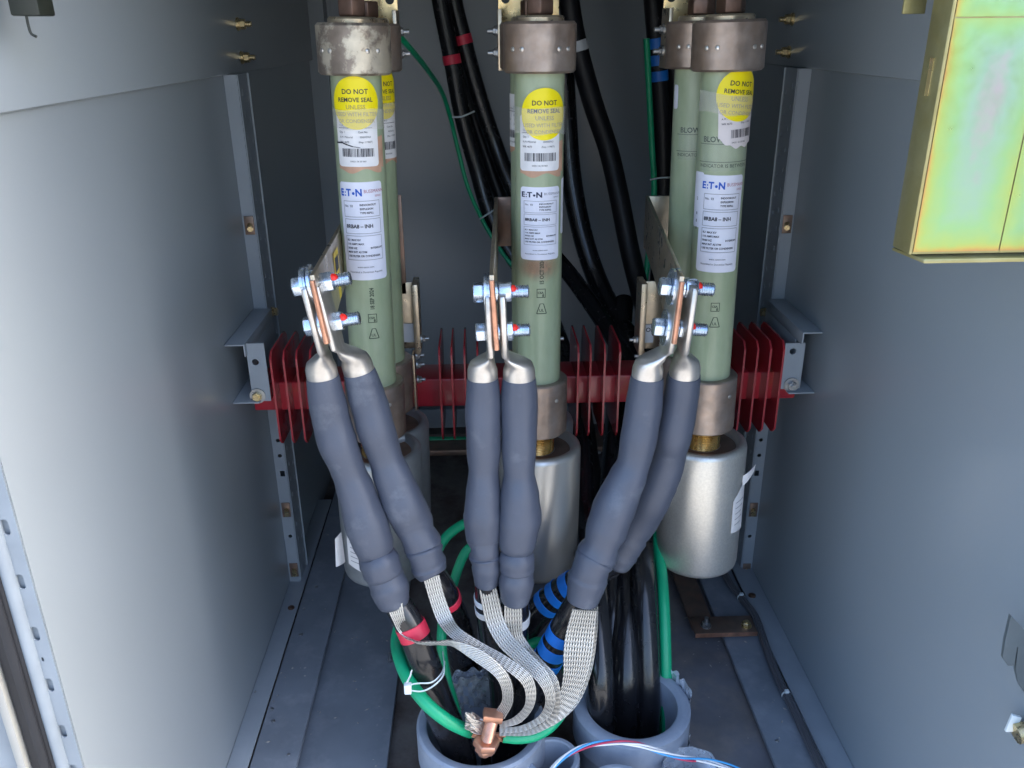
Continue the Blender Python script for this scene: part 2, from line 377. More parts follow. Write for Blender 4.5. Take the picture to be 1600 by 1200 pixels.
cab = empty('switchgear_cabinet', (0.07, 1.5, ZF), 'open grey painted steel switchgear cabinet enclosing all of the fuses and cables', 'cabinet')
T = .003
for sx, X in ((-1, XL), (1, XR)):
    # lower side panel and the thicker upper one with its folded lower lip
    MB().box(X, X + sx * T, YF if sx < 0 else .60, YB, ZF - .058, ZSEAM).build('side_panel', 'cabinet_paint', cab, flat=True)
    MB().box(X - sx * .009, X + sx * T, YF if sx < 0 else .60, YB, ZSEAM, ZTOP).build('side_panel', 'cabinet_paint', cab, bevel=.003)
MB().box(XL, XR, YB, YB + T, ZF - .07, ZTOP).build('back_panel', 'cabinet_paint', cab, flat=True)
MB().box(XL - .05, XR + .05, YF, YB + .01, ZTOP, ZTOP + .01).build('top_panel', 'cabinet_paint', cab, flat=True)  # unseen, above the view; set low so less sky light reaches the back

# corner posts: perforated front flange and perforated return
def post(sx, X):
    zb = PY(476 if sx < 0 else 1154, 913, YP).z
    H = []
    x0, x1 = 0, .0225
    vmid = [(688, 'c'), (712, 'c'), (740, 's'), (796, 'q'), (838, 'c'), (890, 'q'), (351, 'q')]
    for v, k in vmid:
        z = PY(450 if sx < 0 else 1170, v, YP).z
        if k == 'c': H.append(circ(.013, z, .0042))
        elif k == 's': H.append(rect(.009, .0185, z - .0065, z + .0065))
    m = flat_plate(rect(0, .0225, zb, ZSEAM), H, .002)
    remap(m, lambda x, y, z: (X - sx * (x + .0005), YP + z, y)); m.build('corner_post', 'frame_paint', cab, flat=True)
    H = []; z = ZSEAM - .03
    while z > zb + .02:
        H.append(slot(.016, z, .0055, .011)); H.append(slot(.046, z - .012, .0045, .009)); z -= .0365
    m = flat_plate(rect(0, .062, zb, ZSEAM + .0), H, .0018)
    remap(m, lambda x, y, z: (X - sx * (.0232 + z), YP + .002 + x, y)); p = m.build('post_return', 'frame_paint', cab, flat=True)
    MB().box(X - sx * .025, X - sx * .028, YP + .062, YP + .064, zb, ZSEAM).build('post_return', 'cabinet_paint', cab, flat=True)
    # clip nuts
    for v in (351, 796, 890):
        z = PY(450 if sx < 0 else 1170, v, YP).z
        q = MB().box(X - sx * .004, X - sx * .0215, YP - .003, YP - .0005, z - .017, z + .017); c = q.build('clip_nut', 'copper_dull', cab, bevel=.0008)
        MB().cyl((X - sx * .013, YP - .001, z), (X - sx * .013 - sx * .004, YP - .016, z - .004), .0052).build('screw', 'yellow_zinc', c)
    for v in (90, 38):
        p = PY(374 if sx < 0 else 1240, v, YP + .07); z = PX(370, v, XL).z
        yb = YP + .10
        b = MB().cyl((X - sx * .009, yb, z), (X - sx * .012, yb, z), .011).cyl((X - sx * .012, yb, z), (X - sx * .0145, yb, z), .009)
        b.hexnut((X - sx * .0145, yb, z), (X - sx * .024, yb, z), .0085).cyl((X - sx * .024, yb, z), (X - sx * .034, yb, z), .0045)
        b.build('panel_bolt', 'yellow_zinc', cab)
for sx, X in ((-1, XL), (1, XR)): post(sx, X)
# rear corner posts
for sx, X in ((-1, XL), (1, XR)):
    MB().box(X + 0, X - sx * .045, YB - .06, YB - .057, ZF, ZTOP).build('rear_post', 'cabinet_paint', cab, flat=True)
    m = MB().box(X - sx * .045, X - sx * .047, YB - .06, YB - .001, ZF, ZTOP).box(X - sx * .06, X - sx * .085, YB - .012, YB - .001, ZF, ZTOP)
    m.build('rear_post', 'frame_paint', cab, flat=True)
# floor flanges and plates
def fx(u, v): return PZ(u, v, ZF).x
xa = fx(475, 920); xb = fx(531, 920); xc = fx(620, 1050)
m = MB().box(XL + .0005, xa, YF, YP + .35, ZF, ZF + .004); m.build('floor_flange', 'frame_paint', cab, bevel=.001)
m = MB().box(xa + .001, xb, YF, YB - .05, ZF - .012, ZF - .002); m.build('floor_plate', 'floor_steel', cab, bevel=.0015)
m = MB().box(xb - .02, xc, YF, YB - .05, ZF - .034, ZF - .020); m.build('floor_plate', 'floor_steel', cab, bevel=.002)
xd = fx(1131, 995); xe = fx(1200, 953.6)
m = MB().box(xe - .034, XR - .0005, YF, YP + .35, ZF, ZF + .004); m.build('floor_flange', 'frame_paint', cab, bevel=.001)
m = MB().box(xd, xe - .036, YF, YB - .05, ZF - .012, ZF - .002); m.build('floor_plate', 'floor_steel', cab, bevel=.0015)
m = MB().box(.22, xd + .02, YF, YB - .05, ZF - .034, ZF - .020); m.build('floor_plate', 'dusty_floor', cab, bevel=.002)
m = MB().box(xc + .15, .219, 1.22, YB - .05, ZF - .034, ZF - .022); m.build('floor_plate', 'dusty_floor', cab, bevel=.002)
for u, v, z, r in ((455, 950, .004, .007), (494, 917, -.002, .004), (399, 1081, .004, .0025), (425, 1108, -.002, .0035), (427, 1127, -.002, .0035), (451, 1179, -.002, .0025),
                   (470, 992, -.002, .004), (434, 1087, -.002, .002), (610, 1033, -.02, .004), (475, 951, -.002, .003), (512, 836, -.002, .003), (1175, 931, .004, .008), (1214, 1158, -.002, .003), (1119, 951, -.002, .002), (508, 952, -.002, .002)):
    p = PZ(u, v, ZF + z)
    MB().lathe([(r, 0), (r * .95, r * .35), (r * .6, r * .6), (.0001, r * .65)], p, n=16, cap1=False).build('floor_rivet', 'grey_steel' if r < .0065 else 'bronze_bolt', cab)
p = PZ(610, 1033, ZF - .02); MB().hexnut(p, p + Vector((0, 0, .006)), .006).cyl(p, p + Vector((0, 0, .02)), .0028).build('floor_bolt', 'grey_steel', cab)
# door opening frame, lower left of the picture
xs_ = [PY(u, 1200, YF).x for u in (130, 106, 62, 46)]
holes = []
for u, v, a, b in ((4, 722, .008, .019), (25, 821, .008, .019), (47, 906, .008, .019), (68, 987, .008, .019), (88, 1067, .008, .019), (109, 1139, .008, .019), (78, 1027, .003, .006), (129, 1200, .008, .019), (-18, 625, .008, .019)):
    holes.append(slot(XL - .0105, PY(u, v, YF).z, a * .85, b * .9))
m = flat_plate(rect(xs_[1], XL + .0, ZF - .03, ZTOP), holes, .002); remap(m, lambda x, y, z: (x, YF - .001 - z, y)); m.build('door_frame', 'door_paint', cab, flat=True)
MB().box(xs_[1], XL - .0035, YF + .0015, YF + .0035, ZF - .03, ZTOP).build('door_frame', 'door_paint', cab, flat=True)
m = MB().tube([(xs_[1] - .003, YF - .003, ZF - .04), (xs_[1] - .003, YF - .003, ZTOP)], .007, res=1); m.build('door_frame', 'door_paint', cab)
MB().box(xs_[2], xs_[1] - .006, YF - .012, YF, ZF - .03, ZTOP).box((xs_[1] + xs_[2]) / 2 - .004, (xs_[1] + xs_[2]) / 2 + .006, YF - .016, YF - .011, ZF - .03, ZTOP).build('door_gasket', 'rubber', cab, bevel=.003)
MB().box(xs_[3], xs_[2] - .001, YF - .018, YF, ZF - .03, ZTOP).build('door_trim', 'trim_cream', cab, bevel=.002)
MB().box(xs_[3] - .3, xs_[3] - .002, YF - .01, YF, ZF - .03, ZTOP).build('door_skin', 'door_paint', cab, bevel=.002)
# cross-members low at the back
zz = PY(700, 650, YB - .12).z
m = MB().box(-.36, .50, YB - .14, YB - .137, PY(700, 640, YB - .14).z, PY(700, 668, YB - .14).z)
m.build('rear_cross_member', 'frame_paint', cab, flat=True)
m = MB().box(-.36, .50, 1.98, 1.983, PY(700, 712, 1.98).z, PY(700, 704, 1.98).z).box(-.36, .50, 1.983, 2.08, PY(700, 704.5, 1.98).z - .002, PY(700, 704, 1.98).z)
m.build('rear_cross_member', 'copper_dull', cab, bevel=.001)
for u, v in ((936, 706), (946, 718), (960, 700)):
    p = PY(u, v, 1.97); MB().cyl(p, p + Vector((0, -.006, 0)), .004).build('floor_rivet', 'grey_steel', cab)
p0 = PY(640, 687, 2.05); p1 = PY(990, 684, 2.05)
tag(MB().tube([p0, p0.lerp(p1, .5) + Vector((0, 0, -.002)), p1], px(5, p0)).build('earth_wire', 'green_wire'), 'green insulated wire running level along the back beneath the red insulator', 'wire')

# side hooks on the right wall and latch pin
YH = .69
def h2(u, v): q = PY(u, v, YH); return (q.x, q.z)
m = flat_plate([h2(*q) for q in ((1580, 962), (1604, 988), (1625, 1010), (1625, 1120), (1606, 1092), (1592, 1068), (1587, 1048), (1589, 1028), (1591, 1012), (1589.5, 1011), (1585, 1040), (1575, 1040), (1567, 1028), (1571, 1000))], [], .004)
remap(m, lambda x, y, z: (x, YH + z, y))
hk = m.build('door_catch', 'catch_paint'); tag(hk, 'grey painted hook shaped door catch low on the right edge', 'door catch')
la = empty('latch', PY(1590, 1140, .68), 'brass coloured latch roller on a white bracket at lower right corner', 'latch')
c = PY(1594, 1142, .68)
MB().cyl(c + Vector((-.004, 0, -.004)), c + Vector((.02, .0, .002)), .011).build('roller', 'yellow_zinc', la)
a = PY(1583, 1118, .685)
MB().hexa([a + Vector(q) for q in ((-.003, 0, -.024), (.008, 0, -.024), (.008, .004, -.024), (-.003, .004, -.024), (0, 0, 0), (.011, 0, -.004), (.011, .004, -.004), (0, .004, 0))]).build('bracket', 'plastic_white', la, bevel=.001)

# zinc plated panel upper right
YZ = .70
zp = empty('zinc_plated_panel', PY(1419, 397, YZ), 'iridescent yellow green zinc plated steel panel at the upper right', 'panel')
x0 = PY(1419, 397, YZ).x; zb = PY(1450, 397, YZ).z; xm = PY(1560, 394, YZ).x; zt = PY(1540, 27, YZ).z; x1 = XR - .012
def zface(xa_, xb_, za, zb_, y, name='face_plate'):
    m = MB(); nx = 30; nz = 40
    for i in range(nx + 1):
        for k in range(nz + 1):
            x = xa_ + (xb_ - xa_) * i / nx; z = za + (zb_ - za) * k / nz
            o_ = .007; d = min(x - xa_ + (o_ if xa_ > x0 + .01 else 0), z - za + (o_ if za > zb + .01 else 0), zb_ - z + o_, (xb_ - x) + o_ + (.02 if xb_ >= x1 - .001 else 0))
            dd = min(max(d, 0) / .035, 1) ** .6 * .36
            m.uv[len(m.v)] = (dd, 0); m.v.append(Vector((x, y, z)))
    for i in range(nx):
        for k in range(nz):
            a = i * (nz + 1) + k; m.f.append((a, a + nz + 1, a + nz + 2, a + 1))
    m.build(name, 'zinc_iridescent', zp)
zface(x0 + .004, xm - .0006, zb + .002, zt - .0006, YZ)
zface(xm + .0006, x1, zb + .002, zt - .0006, YZ)
zface(x0 + .004, x1, zt + .0006, ZTOP - .002, YZ)
MB().box(x0 + .004, x1, YZ + .0008, YZ + .003, zb, ZTOP - .002).build('backing_plate', 'zinc_olive', zp, flat=True)
ysb = YZ * (1419 - 747) / (1391 - 747)
MB().box(x0, x0 + .0032, YZ - .001, ysb, zb, ZTOP - .002).build('side_flange', 'zinc_olive', zp, bevel=.001)
m = MB().hexa([(x0, ysb, zb - .004), (x1, ysb, zb - .004), (x1, ysb, zb - .001), (x0, ysb, zb - .001), (x0 + .012, YZ - .006, zb - .007), (x1, YZ - .006, zb - .007), (x1, YZ - .006, zb - .003), (x0 + .012, YZ - .006, zb - .003)])
m.build('bottom_flange', 'zinc_olive', zp, bevel=.001)
MB().box(x0 - .0008, x0 - .0002, YZ + .012, YZ + .018, PX(1450, 150, x0).z, PX(1450, 90, x0).z).build('spot_weld', 'gold_plate', zp)
a = PY(1410, 22, ysb + .03)
MB().box(a.x, x0 + .01, ysb + .03, ysb + .033, a.z, ZTOP - .002).build('mounting_ear', 'zinc_olive', zp, bevel=.001)
# black block upper left
bc = empty('cable_clip', PY(40, 25, .80), 'small black plastic block with a thin hooked wire, hanging at upper left', 'clip')
a = PY(16, 25, .80); b = PY(63, 25, .80)
MB().box(a.x, b.x, .80, .83, a.z, ZTOP).build('block', 'black_plastic', bc, bevel=.002)
q = (a + b) / 2 + Vector((-.001, .004, 0))
MB().tube([q, q + Vector((0, 0, -.008)), q + Vector((.001, 0, -.014)), q + Vector((.005, 0, -.0165))], .0012, n=8).build('hook', 'black_plastic', bc)

# ================================================================== FUSES
RT, RFR = .034, .0487
NPL = [("No. 03", -.024, .0, .0042), ]
def nameplate_marks(dark, seed):
    a = Flat(); b = Flat(); c = Flat()
    W, Hh = .066, .130
    a.text('EATON'[0], -.031, .0475, .0125, bold=.035); a.text(':', -.0235, .0475, .0115, bold=.03); a.text('T', -.0205, .0475, .0125, bold=.035)
    a.text('•', -.0118, .0463, .013, bold=.03); a.text('N', -.0068, .0475, .0125, bold=.04)
    b.text('BUSSMANN', .005, .051, .0062, xs=.92); b.text('SERIES', .0205, .0455, .0036)
    c.frame(-.0265, .027, .020, .041, .0006); c.frame(-.0265, .027, -.002, .0175, .0006); c.frame(-.0265, .027, -.0375, -.0045, .0006)
    d = Flat()
    d.text('No.  03', -.0245, .033, .0042, bold=.01)
    for i, t in enumerate(('INDOOR/OUT', 'EXPULSION', 'TYPE REFILL')): d.text(t, -.002, .0345 - i * .0052, .0036, bold=.03)
    d.text('8RBA8 – INH', -.0245, .0055, .0070, bold=.03)
    for i, t in enumerate(('8.3  MAX KV', '110 AMPS MAX', '50/60 HZ', 'MAX INT AS SYM', 'USE FILTER OR CONDENSER')): d.text(t, -.0245, -.0115 - i * .0054, .0037, bold=.03)
    d.text('INTERRUPT', .009, -.0225, .0034, bold=.03)
    d.text('www.eaton.com', 0, -.048, .0036, 'C'); d.text('Assembled in Dominican Republic', 0, -.055, .0036, 'C')
    return a, b, c, d
def barcode(fl, x0, x1, y0, y1, rnd):
    x = x0
    while x < x1 - .0012:
        wv = rnd.choice((.0006, .0009, .0015)); fl.bar(x, x + wv, y0, y1); x += wv + rnd.choice((.0006, .0008, .0012))
def make_fuse(label, front, X, Y, a_lab, lean, opts):
    rnd = random.Random(opts.get('seed', 1))
    rt = empty('fuse', (0, 0, 0), label, 'fuse', 'expulsion fuses mounted upright in the cabinet')
    fer = opts.get('ferrule', 'tarnished_silver')
    # tube, with a slight lip where it enters the ferrules
    tb = MB().lathe([(RT, -.46), (RT, .0)], n=64).build('fuse_tube', 'fibreglass', rt)
    if opts.get('stain'):
        zs_ = zq(418); pm = patch(RT + .0002, R_(-5), zs_, lin(-.048, .048, 24), lambda x: -.026, lambda x: .026, 0, 8)
        for i_ in range(len(pm.v)): pm.uv[i_] = (-1 + 2 * (i_ // 9) / 24, -1 + 2 * (i_ % 9) / 8)
        pm.build('stain', 'stain_red', tb)
    t = MB().lathe([(RFR - .003, .0), (RFR, .003), (RFR, .060), (RFR - .003, .0635), (.033, .0635), (.033, .060)], n=64)
    t = t.build('top_ferrule', fer, rt)
    for a in (-50, -32, 28, 46, 120, 200):
        aa = R_(a) + a_lab * .3; d = Vector((math.sin(aa), -math.cos(aa), 0))
        MB().lathe([(.0034, 0), (.003, .0012), (.0015, .002), (.0001, .0022)], d * (RFR - .0004) + Vector((0, 0, .030)), d, 12, cap1=False).build('rivet', 'tinned', t)
    bl = MB().lathe([(.0325, .0636), (.0325, .068), (.030, .0705), (.020, .0705)], n=40).build('washer', 'plated_bar', rt)
    MB().hexnut((0, 0, .0706), (0, 0, .0925), .0195, rot=opts.get('hexrot', .3)).build('cap_bolt', 'bronze_bolt', rt, bevel=.001)
    m = MB().lathe([(RT + .0004, -.4425), (RFR - .005, -.4425), (RFR - .003, -.4445), (RFR - .003, -.529), (RFR - .006, -.532), (.030, -.532)], n=64)
    m = m.build('bottom_ferrule', fer if not front else 'tarnished_silver', rt)
    for a in (35, -40): 
        aa = R_(a); d = Vector((math.sin(aa), -math.cos(aa), 0))
        MB().lathe([(.0034, 0), (.003, .0012), (.0015, .002), (.0001, .0022)], d * (RFR - .0034) + Vector((0, 0, -.468)), d, 12, cap1=False).build('rivet', 'tinned', m)
    MB().thread((0, 0, -.533), (0, 0, -.568), .0265, .0028, n=40, depth_=.05).build('threaded_neck', 'brass', rt)
    # exhaust condenser can
    r = .0695; zt_ = -.556; zb_ = -.783
    cm = MB().lathe([(.0275, zt_ - .012), (.050, zt_ - .012), (.054, zt_ - .010), (.0555, zt_ - .003), (.058, zt_ + .0005), (.064, zt_), (.0676, zt_ - .003), (r, zt_ - .009), (r * .995, (zt_ + zb_) / 2), (r * .975, zb_ + .009), (r * .955, zb_ + .003), (r * .90, zb_ + .0005), (.04, zb_)], n=72)
    cn = cm.build('condenser_can', opts.get('can', 'can_aluminium'), rt, ang=60)
    MB().lathe([(.0276, zt_ - .0114), (.048, zt_ - .0114), (.052, zt_ - .0104)], n=48, cap0=False, cap1=False).build('inner_ring', 'copper_dull', cn)
    if opts.get('can_label'):
        a_, z_, wl, hl, flap = opts['can_label']
        patch(r + .0006, a_, z_, lin(-wl / 2, wl / 2, 14), lambda x: -hl / 2 - .01 * x / wl, lambda x: hl / 2 + opts.get('cls', .3) * x).build('paper_label', 'paper_white', cn)
        if flap:
            pr = [Vector(q) for q in flap]
            m = MB(); n_ = 8
            for i in range(n_ + 1):
                tt = i / n_; b0 = pr[0].lerp(pr[2], tt); b1 = pr[1].lerp(pr[3], tt); off = Vector((0, -.004 * math.sin(tt * 3.1), .003 * math.sin(tt * 2)))
                m.v += [b0 + off, b1 + off]
            m.f = [(2 * i, 2 * i + 2, 2 * i + 3, 2 * i + 1) for i in range(n_)]
            m.build('torn_flap', 'paper_white', cn)
        ft = Flat()
        for k in range(5): ft.bar(-wl * .35, -wl * .35 + wl * rnd.uniform(.3, .7), -hl * .3 + k * hl * .12, -hl * .3 + k * hl * .12 + .0012)
        ft.wrap(r + .0010, a_, z_).build('print_lines', 'ink_grey', cn)
    # nameplate
    if opts.get('plate'):
        a_, z_, dark, tilt = opts['plate']; ky = .79 if dark else 1.06; kx = .93 if dark else 1.0
        xs, lo, hi = rrect(.066 * kx, .130 * ky, .005)
        pl = patch(RT + .0004, a_, z_, xs, lo, hi, tilt, 4).build('nameplate', 'label_white', rt)
        A, B, C_, D = nameplate_marks(dark, 1)
        for q in (A, B, C_, D): q.v = [(x * kx, y * ky) for x, y in q.v]
        A.wrap(RT + .0008, a_, z_, tilt).build('logo_lettering', 'ink_navy' if dark else 'ink_blue', pl, flat=True)
        B.wrap(RT + .0008, a_, z_, tilt).build('brand_lettering', 'ink_grey' if dark else 'ink_rose', pl, flat=True)
        C_.wrap(RT + .0008, a_, z_, tilt).build('box_lines', 'ink_grey', pl, flat=True)
        D.wrap(RT + .0008, a_, z_, tilt).build('lettering', 'ink', pl, flat=True)
    if opts.get('side_plate'):
        a_, z_, wl, hl = opts['side_plate']
        xs, lo, hi = rrect(wl, hl, .004)
        pl = patch(RT + .0005, a_, z_, xs, lo, hi, 0, 4).build('side_label', 'label_white', rt)
        ft = Flat()
        for i, t_ in enumerate(opts.get('side_text', ('RE', 'FI', 'LL', 'N', 'K', 'V', 'A'))): ft.text(t_, 0, hl / 2 - .018 - i * .0105, .006, 'C', rot=0, bold=.01)
        ft.wrap(RT + .0009, a_, z_).build('lettering', 'ink', pl, flat=True)
    # tag under the seal sticker
    if opts.get('tag'):
        a_, z_, tilt, kind = opts['tag']
        if kind != 'crumpled':
            xs = lin(-.030, .035, 22)
            patch(RT + .0007, a_, z_ - .010, xs, lambda x: -.033 + .003 * math.sin(x * 160) - .05 * abs(x - .01) * .2, lambda x: -.018, tilt).build('kraft_backing', 'kraft', rt)
            patch(RT + .0007, a_ + .75, z_ - .0, lin(-.012, .014, 10), lambda x: -.036 - .3 * x, lambda x: .0 + .2 * x, tilt).build('kraft_backing', 'kraft', rt)
        wl, hl = (.060, .074) if kind != 'crumpled' else (.058, .060)
        xs, lo, hi = rrect(wl, hl, .005)
        if kind == 'crumpled':
            lo = lambda x: -hl / 2 + .016 * max(0, abs(x + .0 - .004) / .026 - .45) ** 1.2 + .0016 * math.sin(x * 400)
            hi = lambda x: hl / 2 - .012 * max(0, abs(x) / .03 - .6)
        tg = patch(RT + (.0011 if kind != 'crumpled' else .0022), a_, z_, xs, lo, hi, tilt, 6).build('paper_tag', 'paper_white' if kind != 'crumpled' else 'tag_crumpled', rt)
        ft = Flat(); y = -hl / 2
        barcode(ft, -.022 if kind != 'crumpled' else -.012, .024, y + .013, y + .024, rnd)
        ft.text('04051 06 00 060', .0, y + .006, .0032, 'C')
        ft.text('Qty: 1', -.025, y + .044, .0036); ft.text('Cust No.', .002, y + .044, .0036, bold=.01)
        ft.text('A.M. Material', -.025, y + .0375, .0036); ft.text('000045963', .004, y + .0375, .0034)
        ft.text('WK 4673', -.025, y + .031, .0036, bold=.01); ft.text('(Rep: 119837)', .002, y + .031, .0034)
        ft.bar(-.026, .022, y + .050, y + .0507)
        ft.text('CLR: SMU 97413', -.025, y + .0525, .004)
        ft.wrap(RT + (.0015 if kind != 'crumpled' else .0027), a_, z_, tilt).build('lettering', 'ink', tg, flat=True)
        if kind == 'torn':
            fl = Flat(); pts = [(-.032, .0), (-.022, .0002), (-.014, -.0022), (-.006, -.0045), (.004, -.006)]
            for (p_, q_), t_ in zip(zip(pts, pts[1:]), (.002, .0018, .0014, .0008)): fl.line(p_[0], p_[1] - .006, q_[0], q_[1] - .006, t_)
            fl.wrap(RT + .0016, a_, z_, tilt).build('tear', 'ink', tg, flat=True)
    if opts.get('seal'):
        a_, z_, tilt, tape = opts['seal']
        rs = .0335; xs = [rs * math.sin(R_(q)) for q in range(-90, 91, 7)] + [rs]
        xs = [rs * math.sin(R_(q)) for q in [-90 + 180 * k / 26 for k in range(27)]]
        h = lambda x: math.sqrt(max(0, rs * rs - x * x)) * 1.0 + 1e-5
        dR = .0030 if opts.get('tag') and opts['tag'][3] == 'crumpled' else .0018
        st = patch(RT + dR, a_, z_, xs, lambda x: -h(x), h, tilt, 8).build('seal_sticker', 'sticker_yellow', rt)
        A = Flat(); A.text('DO NOT', 0, .0115, .0088, 'C', bold=.017); A.text('REMOVE SEAL', 0, .0015, .0078, 'C', bold=.017)
        B = Flat(); B.text('UNLESS', 0, -.0075, .0078, 'C', bold=.012); B.text('USED WITH FILTER', 0, -.0165, .0072, 'C', bold=.012); B.text('OR CONDENSER', 0, -.0250, .0068, 'C', bold=.012)
        A.wrap(RT + dR + .0004, a_, z_, tilt).build('lettering', 'ink', st, flat=True)
        B.wrap(RT + dR + .0004, a_, z_, tilt).build('lettering', 'ink_faded', st, flat=True)
        t0, t1, xa_, xb_ = tape
        patch(RT + dR + .0008, a_, z_, lin(xa_, xb_, 26), lambda x: t0 + .0015 * math.sin(x * 120), lambda x: t1 + .001 * math.sin(x * 90), tilt, 6).build('clear_tape', 'clear_tape', rt)
    # ink stamps on the tube
    if opts.get('stamps'):
        a_, zs, date = opts['stamps']
        fl = Flat()
        if date: fl.text(date, .003, zs + .0195, .0082, rot=math.pi / 2, bold=.035, xs=.80)
        fl.frame(-.007, .006, zs + .0, zs + .0135, .0010).text('CSA', -.0055, zs + .006, .0046, bold=.04).text('8', .001, zs + .0015, .0055, bold=.04)
        fl.line(-.007, zs - .024, .0075, zs - .024, .0013).line(-.007, zs - .024, -.002, zs - .009, .0013).line(.0075, zs - .024, .003, zs - .009, .0013).line(-.002, zs - .009, .003, zs - .009, .0009)
        fl.text('UL', -.0035, zs - .021, .006, bold=.02)
        fl.wrap(RT + .0003, a_, 0).build('ink_stamp', 'ink_green', rt, flat=True)
    if opts.get('blown'):
        a_, za, hidden = opts['blown']
        fl = Flat(); fl.text('BLOWN', -.030, za + .003, .0105, bold=.02).bar(-.036, .046, za, za + .0007).bar(-.036, .046, za - .024, za - .0233)
        fl.text('INDICATOR IS BETWEEN', -.034, za - .031, .0066, bold=.008)
        fl.wrap(RT + .0004, a_, 0).build('ink_stamp', 'ink_green', rt, flat=True)
        patch(RT + .0009, a_ + .1, za - .012, lin(-.036, .036, 20), lambda x: -.024, lambda x: .022, 0, 3).build('clear_tape', 'clear_strip', rt)
    # place: top of the tube at z = -.051 below camera level, leaning a little
    rt.location = (X, Y, -.051); rt.rotation_euler = (0, -lean, 0)
    return rt
mat('clear_strip', (.62, .66, .60), .1, alpha=.13, coat=.8)

zq = lambda v, Y=1.172: PY(840, v, Y).z + .051
make_fuse('front left green fuse with pale flaking top ferrule and torn barcode tag', True, -.165, 1.2076, 0, R_(-.9),
          dict(seed=1, ferrule='flaking_silver', can='can_dull', plate=(R_(3), zq(359), False, R_(1)), tag=(R_(2), zq(213), 0, 'torn'), seal=(R_(3), zq(158), R_(0), (-.033, -.008, -.040, .048)),
               stamps=(R_(14), zq(500), '18 SEP 2024'), hexrot=.15, can_label=(R_(-28), -.715, .05, .07, ((-.062, -.038, -.69), (-.06, -.035, -.75), (-.071, -.048, -.70), (-.073, -.05, -.752)))))
make_fuse('front middle green fuse, black logo on its nameplate and a reddish stain below it', True, .0815, 1.2076, 0, R_(-.1),
          dict(seed=2, stain=True, can='can_smooth', plate=(R_(0), zq(351), True, 0), side_plate=(R_(78), zq(327), .022, .078), tag=(R_(-2), zq(224), 0, 'clean'), seal=(R_(8), zq(179), 0, (-.026, .008, -.055, .040)),
               stamps=(R_(4), zq(466), '15 OCT 2024'), hexrot=.0))
make_fuse('front right green fuse with crumpled barcode tag half covering the printed word BLOWN', True, .336, 1.2076, 0, R_(1.25),
          dict(seed=3, plate=(R_(-8), zq(357), False, R_(-1)), side_plate=(R_(-72), zq(320), .022, .078), side_text=('', '', '2', '', '8', '8', '8'), tag=(R_(20), zq(199), R_(3), 'crumpled'), seal=(R_(18), zq(153), R_(-6), (-.026, .000, -.062, .036)),
               stamps=(R_(-6), zq(493), None), blown=(R_(-12), zq(230), 0), hexrot=.45, can='can_aluminium', cls=.9, can_label=(R_(52), -.663, .046, .085, ((.057, -.040, -.606), (.055, -.04, -.628), (.082, -.022, -.598), (.08, -.022, -.612)))))
YR = 1.305
xl = PY(575.5, 108, YR).x; xcn = PY(833.6, 108, YR).x; xrr = PY(1091, 108, YR).x
make_fuse('rear left green fuse, half its yellow seal showing beside the front left fuse', False, xl, YR, 0, R_(-.9),
          dict(seed=4, can='can_dull', seal=(R_(42), zq(150, 1.27) + .004, 0, (-.036, -.012, -.040, .045)), tag=(R_(42), zq(205, 1.27), 0, 'clean')))
make_fuse('rear middle green fuse, thin strip with a tag edge beside the front middle fuse', False, xcn, YR, 0, R_(-.1),
          dict(seed=5, can='can_dull', tag=(R_(-62), zq(190, 1.27), 0, 'clean')))
make_fuse('rear right green fuse with clear taped window, left of the front right fuse', False, xrr, YR, 0, R_(1.25),
          dict(seed=6, can='can_dull', blown=(R_(-2), zq(214, 1.27), 0), side_plate=(R_(-75), zq(155, 1.27), .012, .034), side_text=(), hexrot=.2))

# ------------------------------------------------------------------ top mounting plates
YM = 1.375
tops = [('left', 560, 624, 'tarnished silver mounting plate behind the top of the left fuses'), ('mid', 779, 873, 'gold coloured mounting plate behind the top of the middle fuses'), ('right', 1034, 1105, 'pale silver mounting plate behind the top of the right fuses')]
for k, ua, ub, lab in tops:
    xa_ = PY(ua, 60, YM).x; xb_ = PY(ub, 60, YM).x; zb = PY(800, 108, YM).z
    rt = empty('top_mounting_plate', ((xa_ + xb_) / 2, YM, zb), lab, 'mounting plate', 'top mounting plates')
    m = MB().box(xa_, xb_, YM, YM + .004, zb, ZTOP - .002); m.build('plate', 'gold_plate', rt, bevel=.001)
    e = xb_ if k == 'left' else xa_; s_ = 1 if k == 'left' else -1
    m = MB().box(e - s_ * .004, e + s_ * .002, YM - .055, YM - .001, zb - .0, zb + .083); m.build('clip_spring', 'plated_bar', rt, bevel=.001)
    for dz in (.024, .054):
        c = Vector((e + s_ * .002, YM - .025, zb + dz))
        MB().cyl(c, c + Vector((s_ * .003, 0, 0)), .008).hexnut(c + Vector((s_ * .003, 0, 0)), c + Vector((s_ * .007, 0, 0)), .006).cyl(c, c + Vector((s_ * .015, 0, 0)), .0035).build('bolt', 'grey_steel', rt)
    c = Vector((e - s_ * .011, YM - .0005, zb + .098)); MB().cyl(c, c + Vector((0, -.0015, 0)), .0065).build('bolt_hole', 'black_plastic', rt)
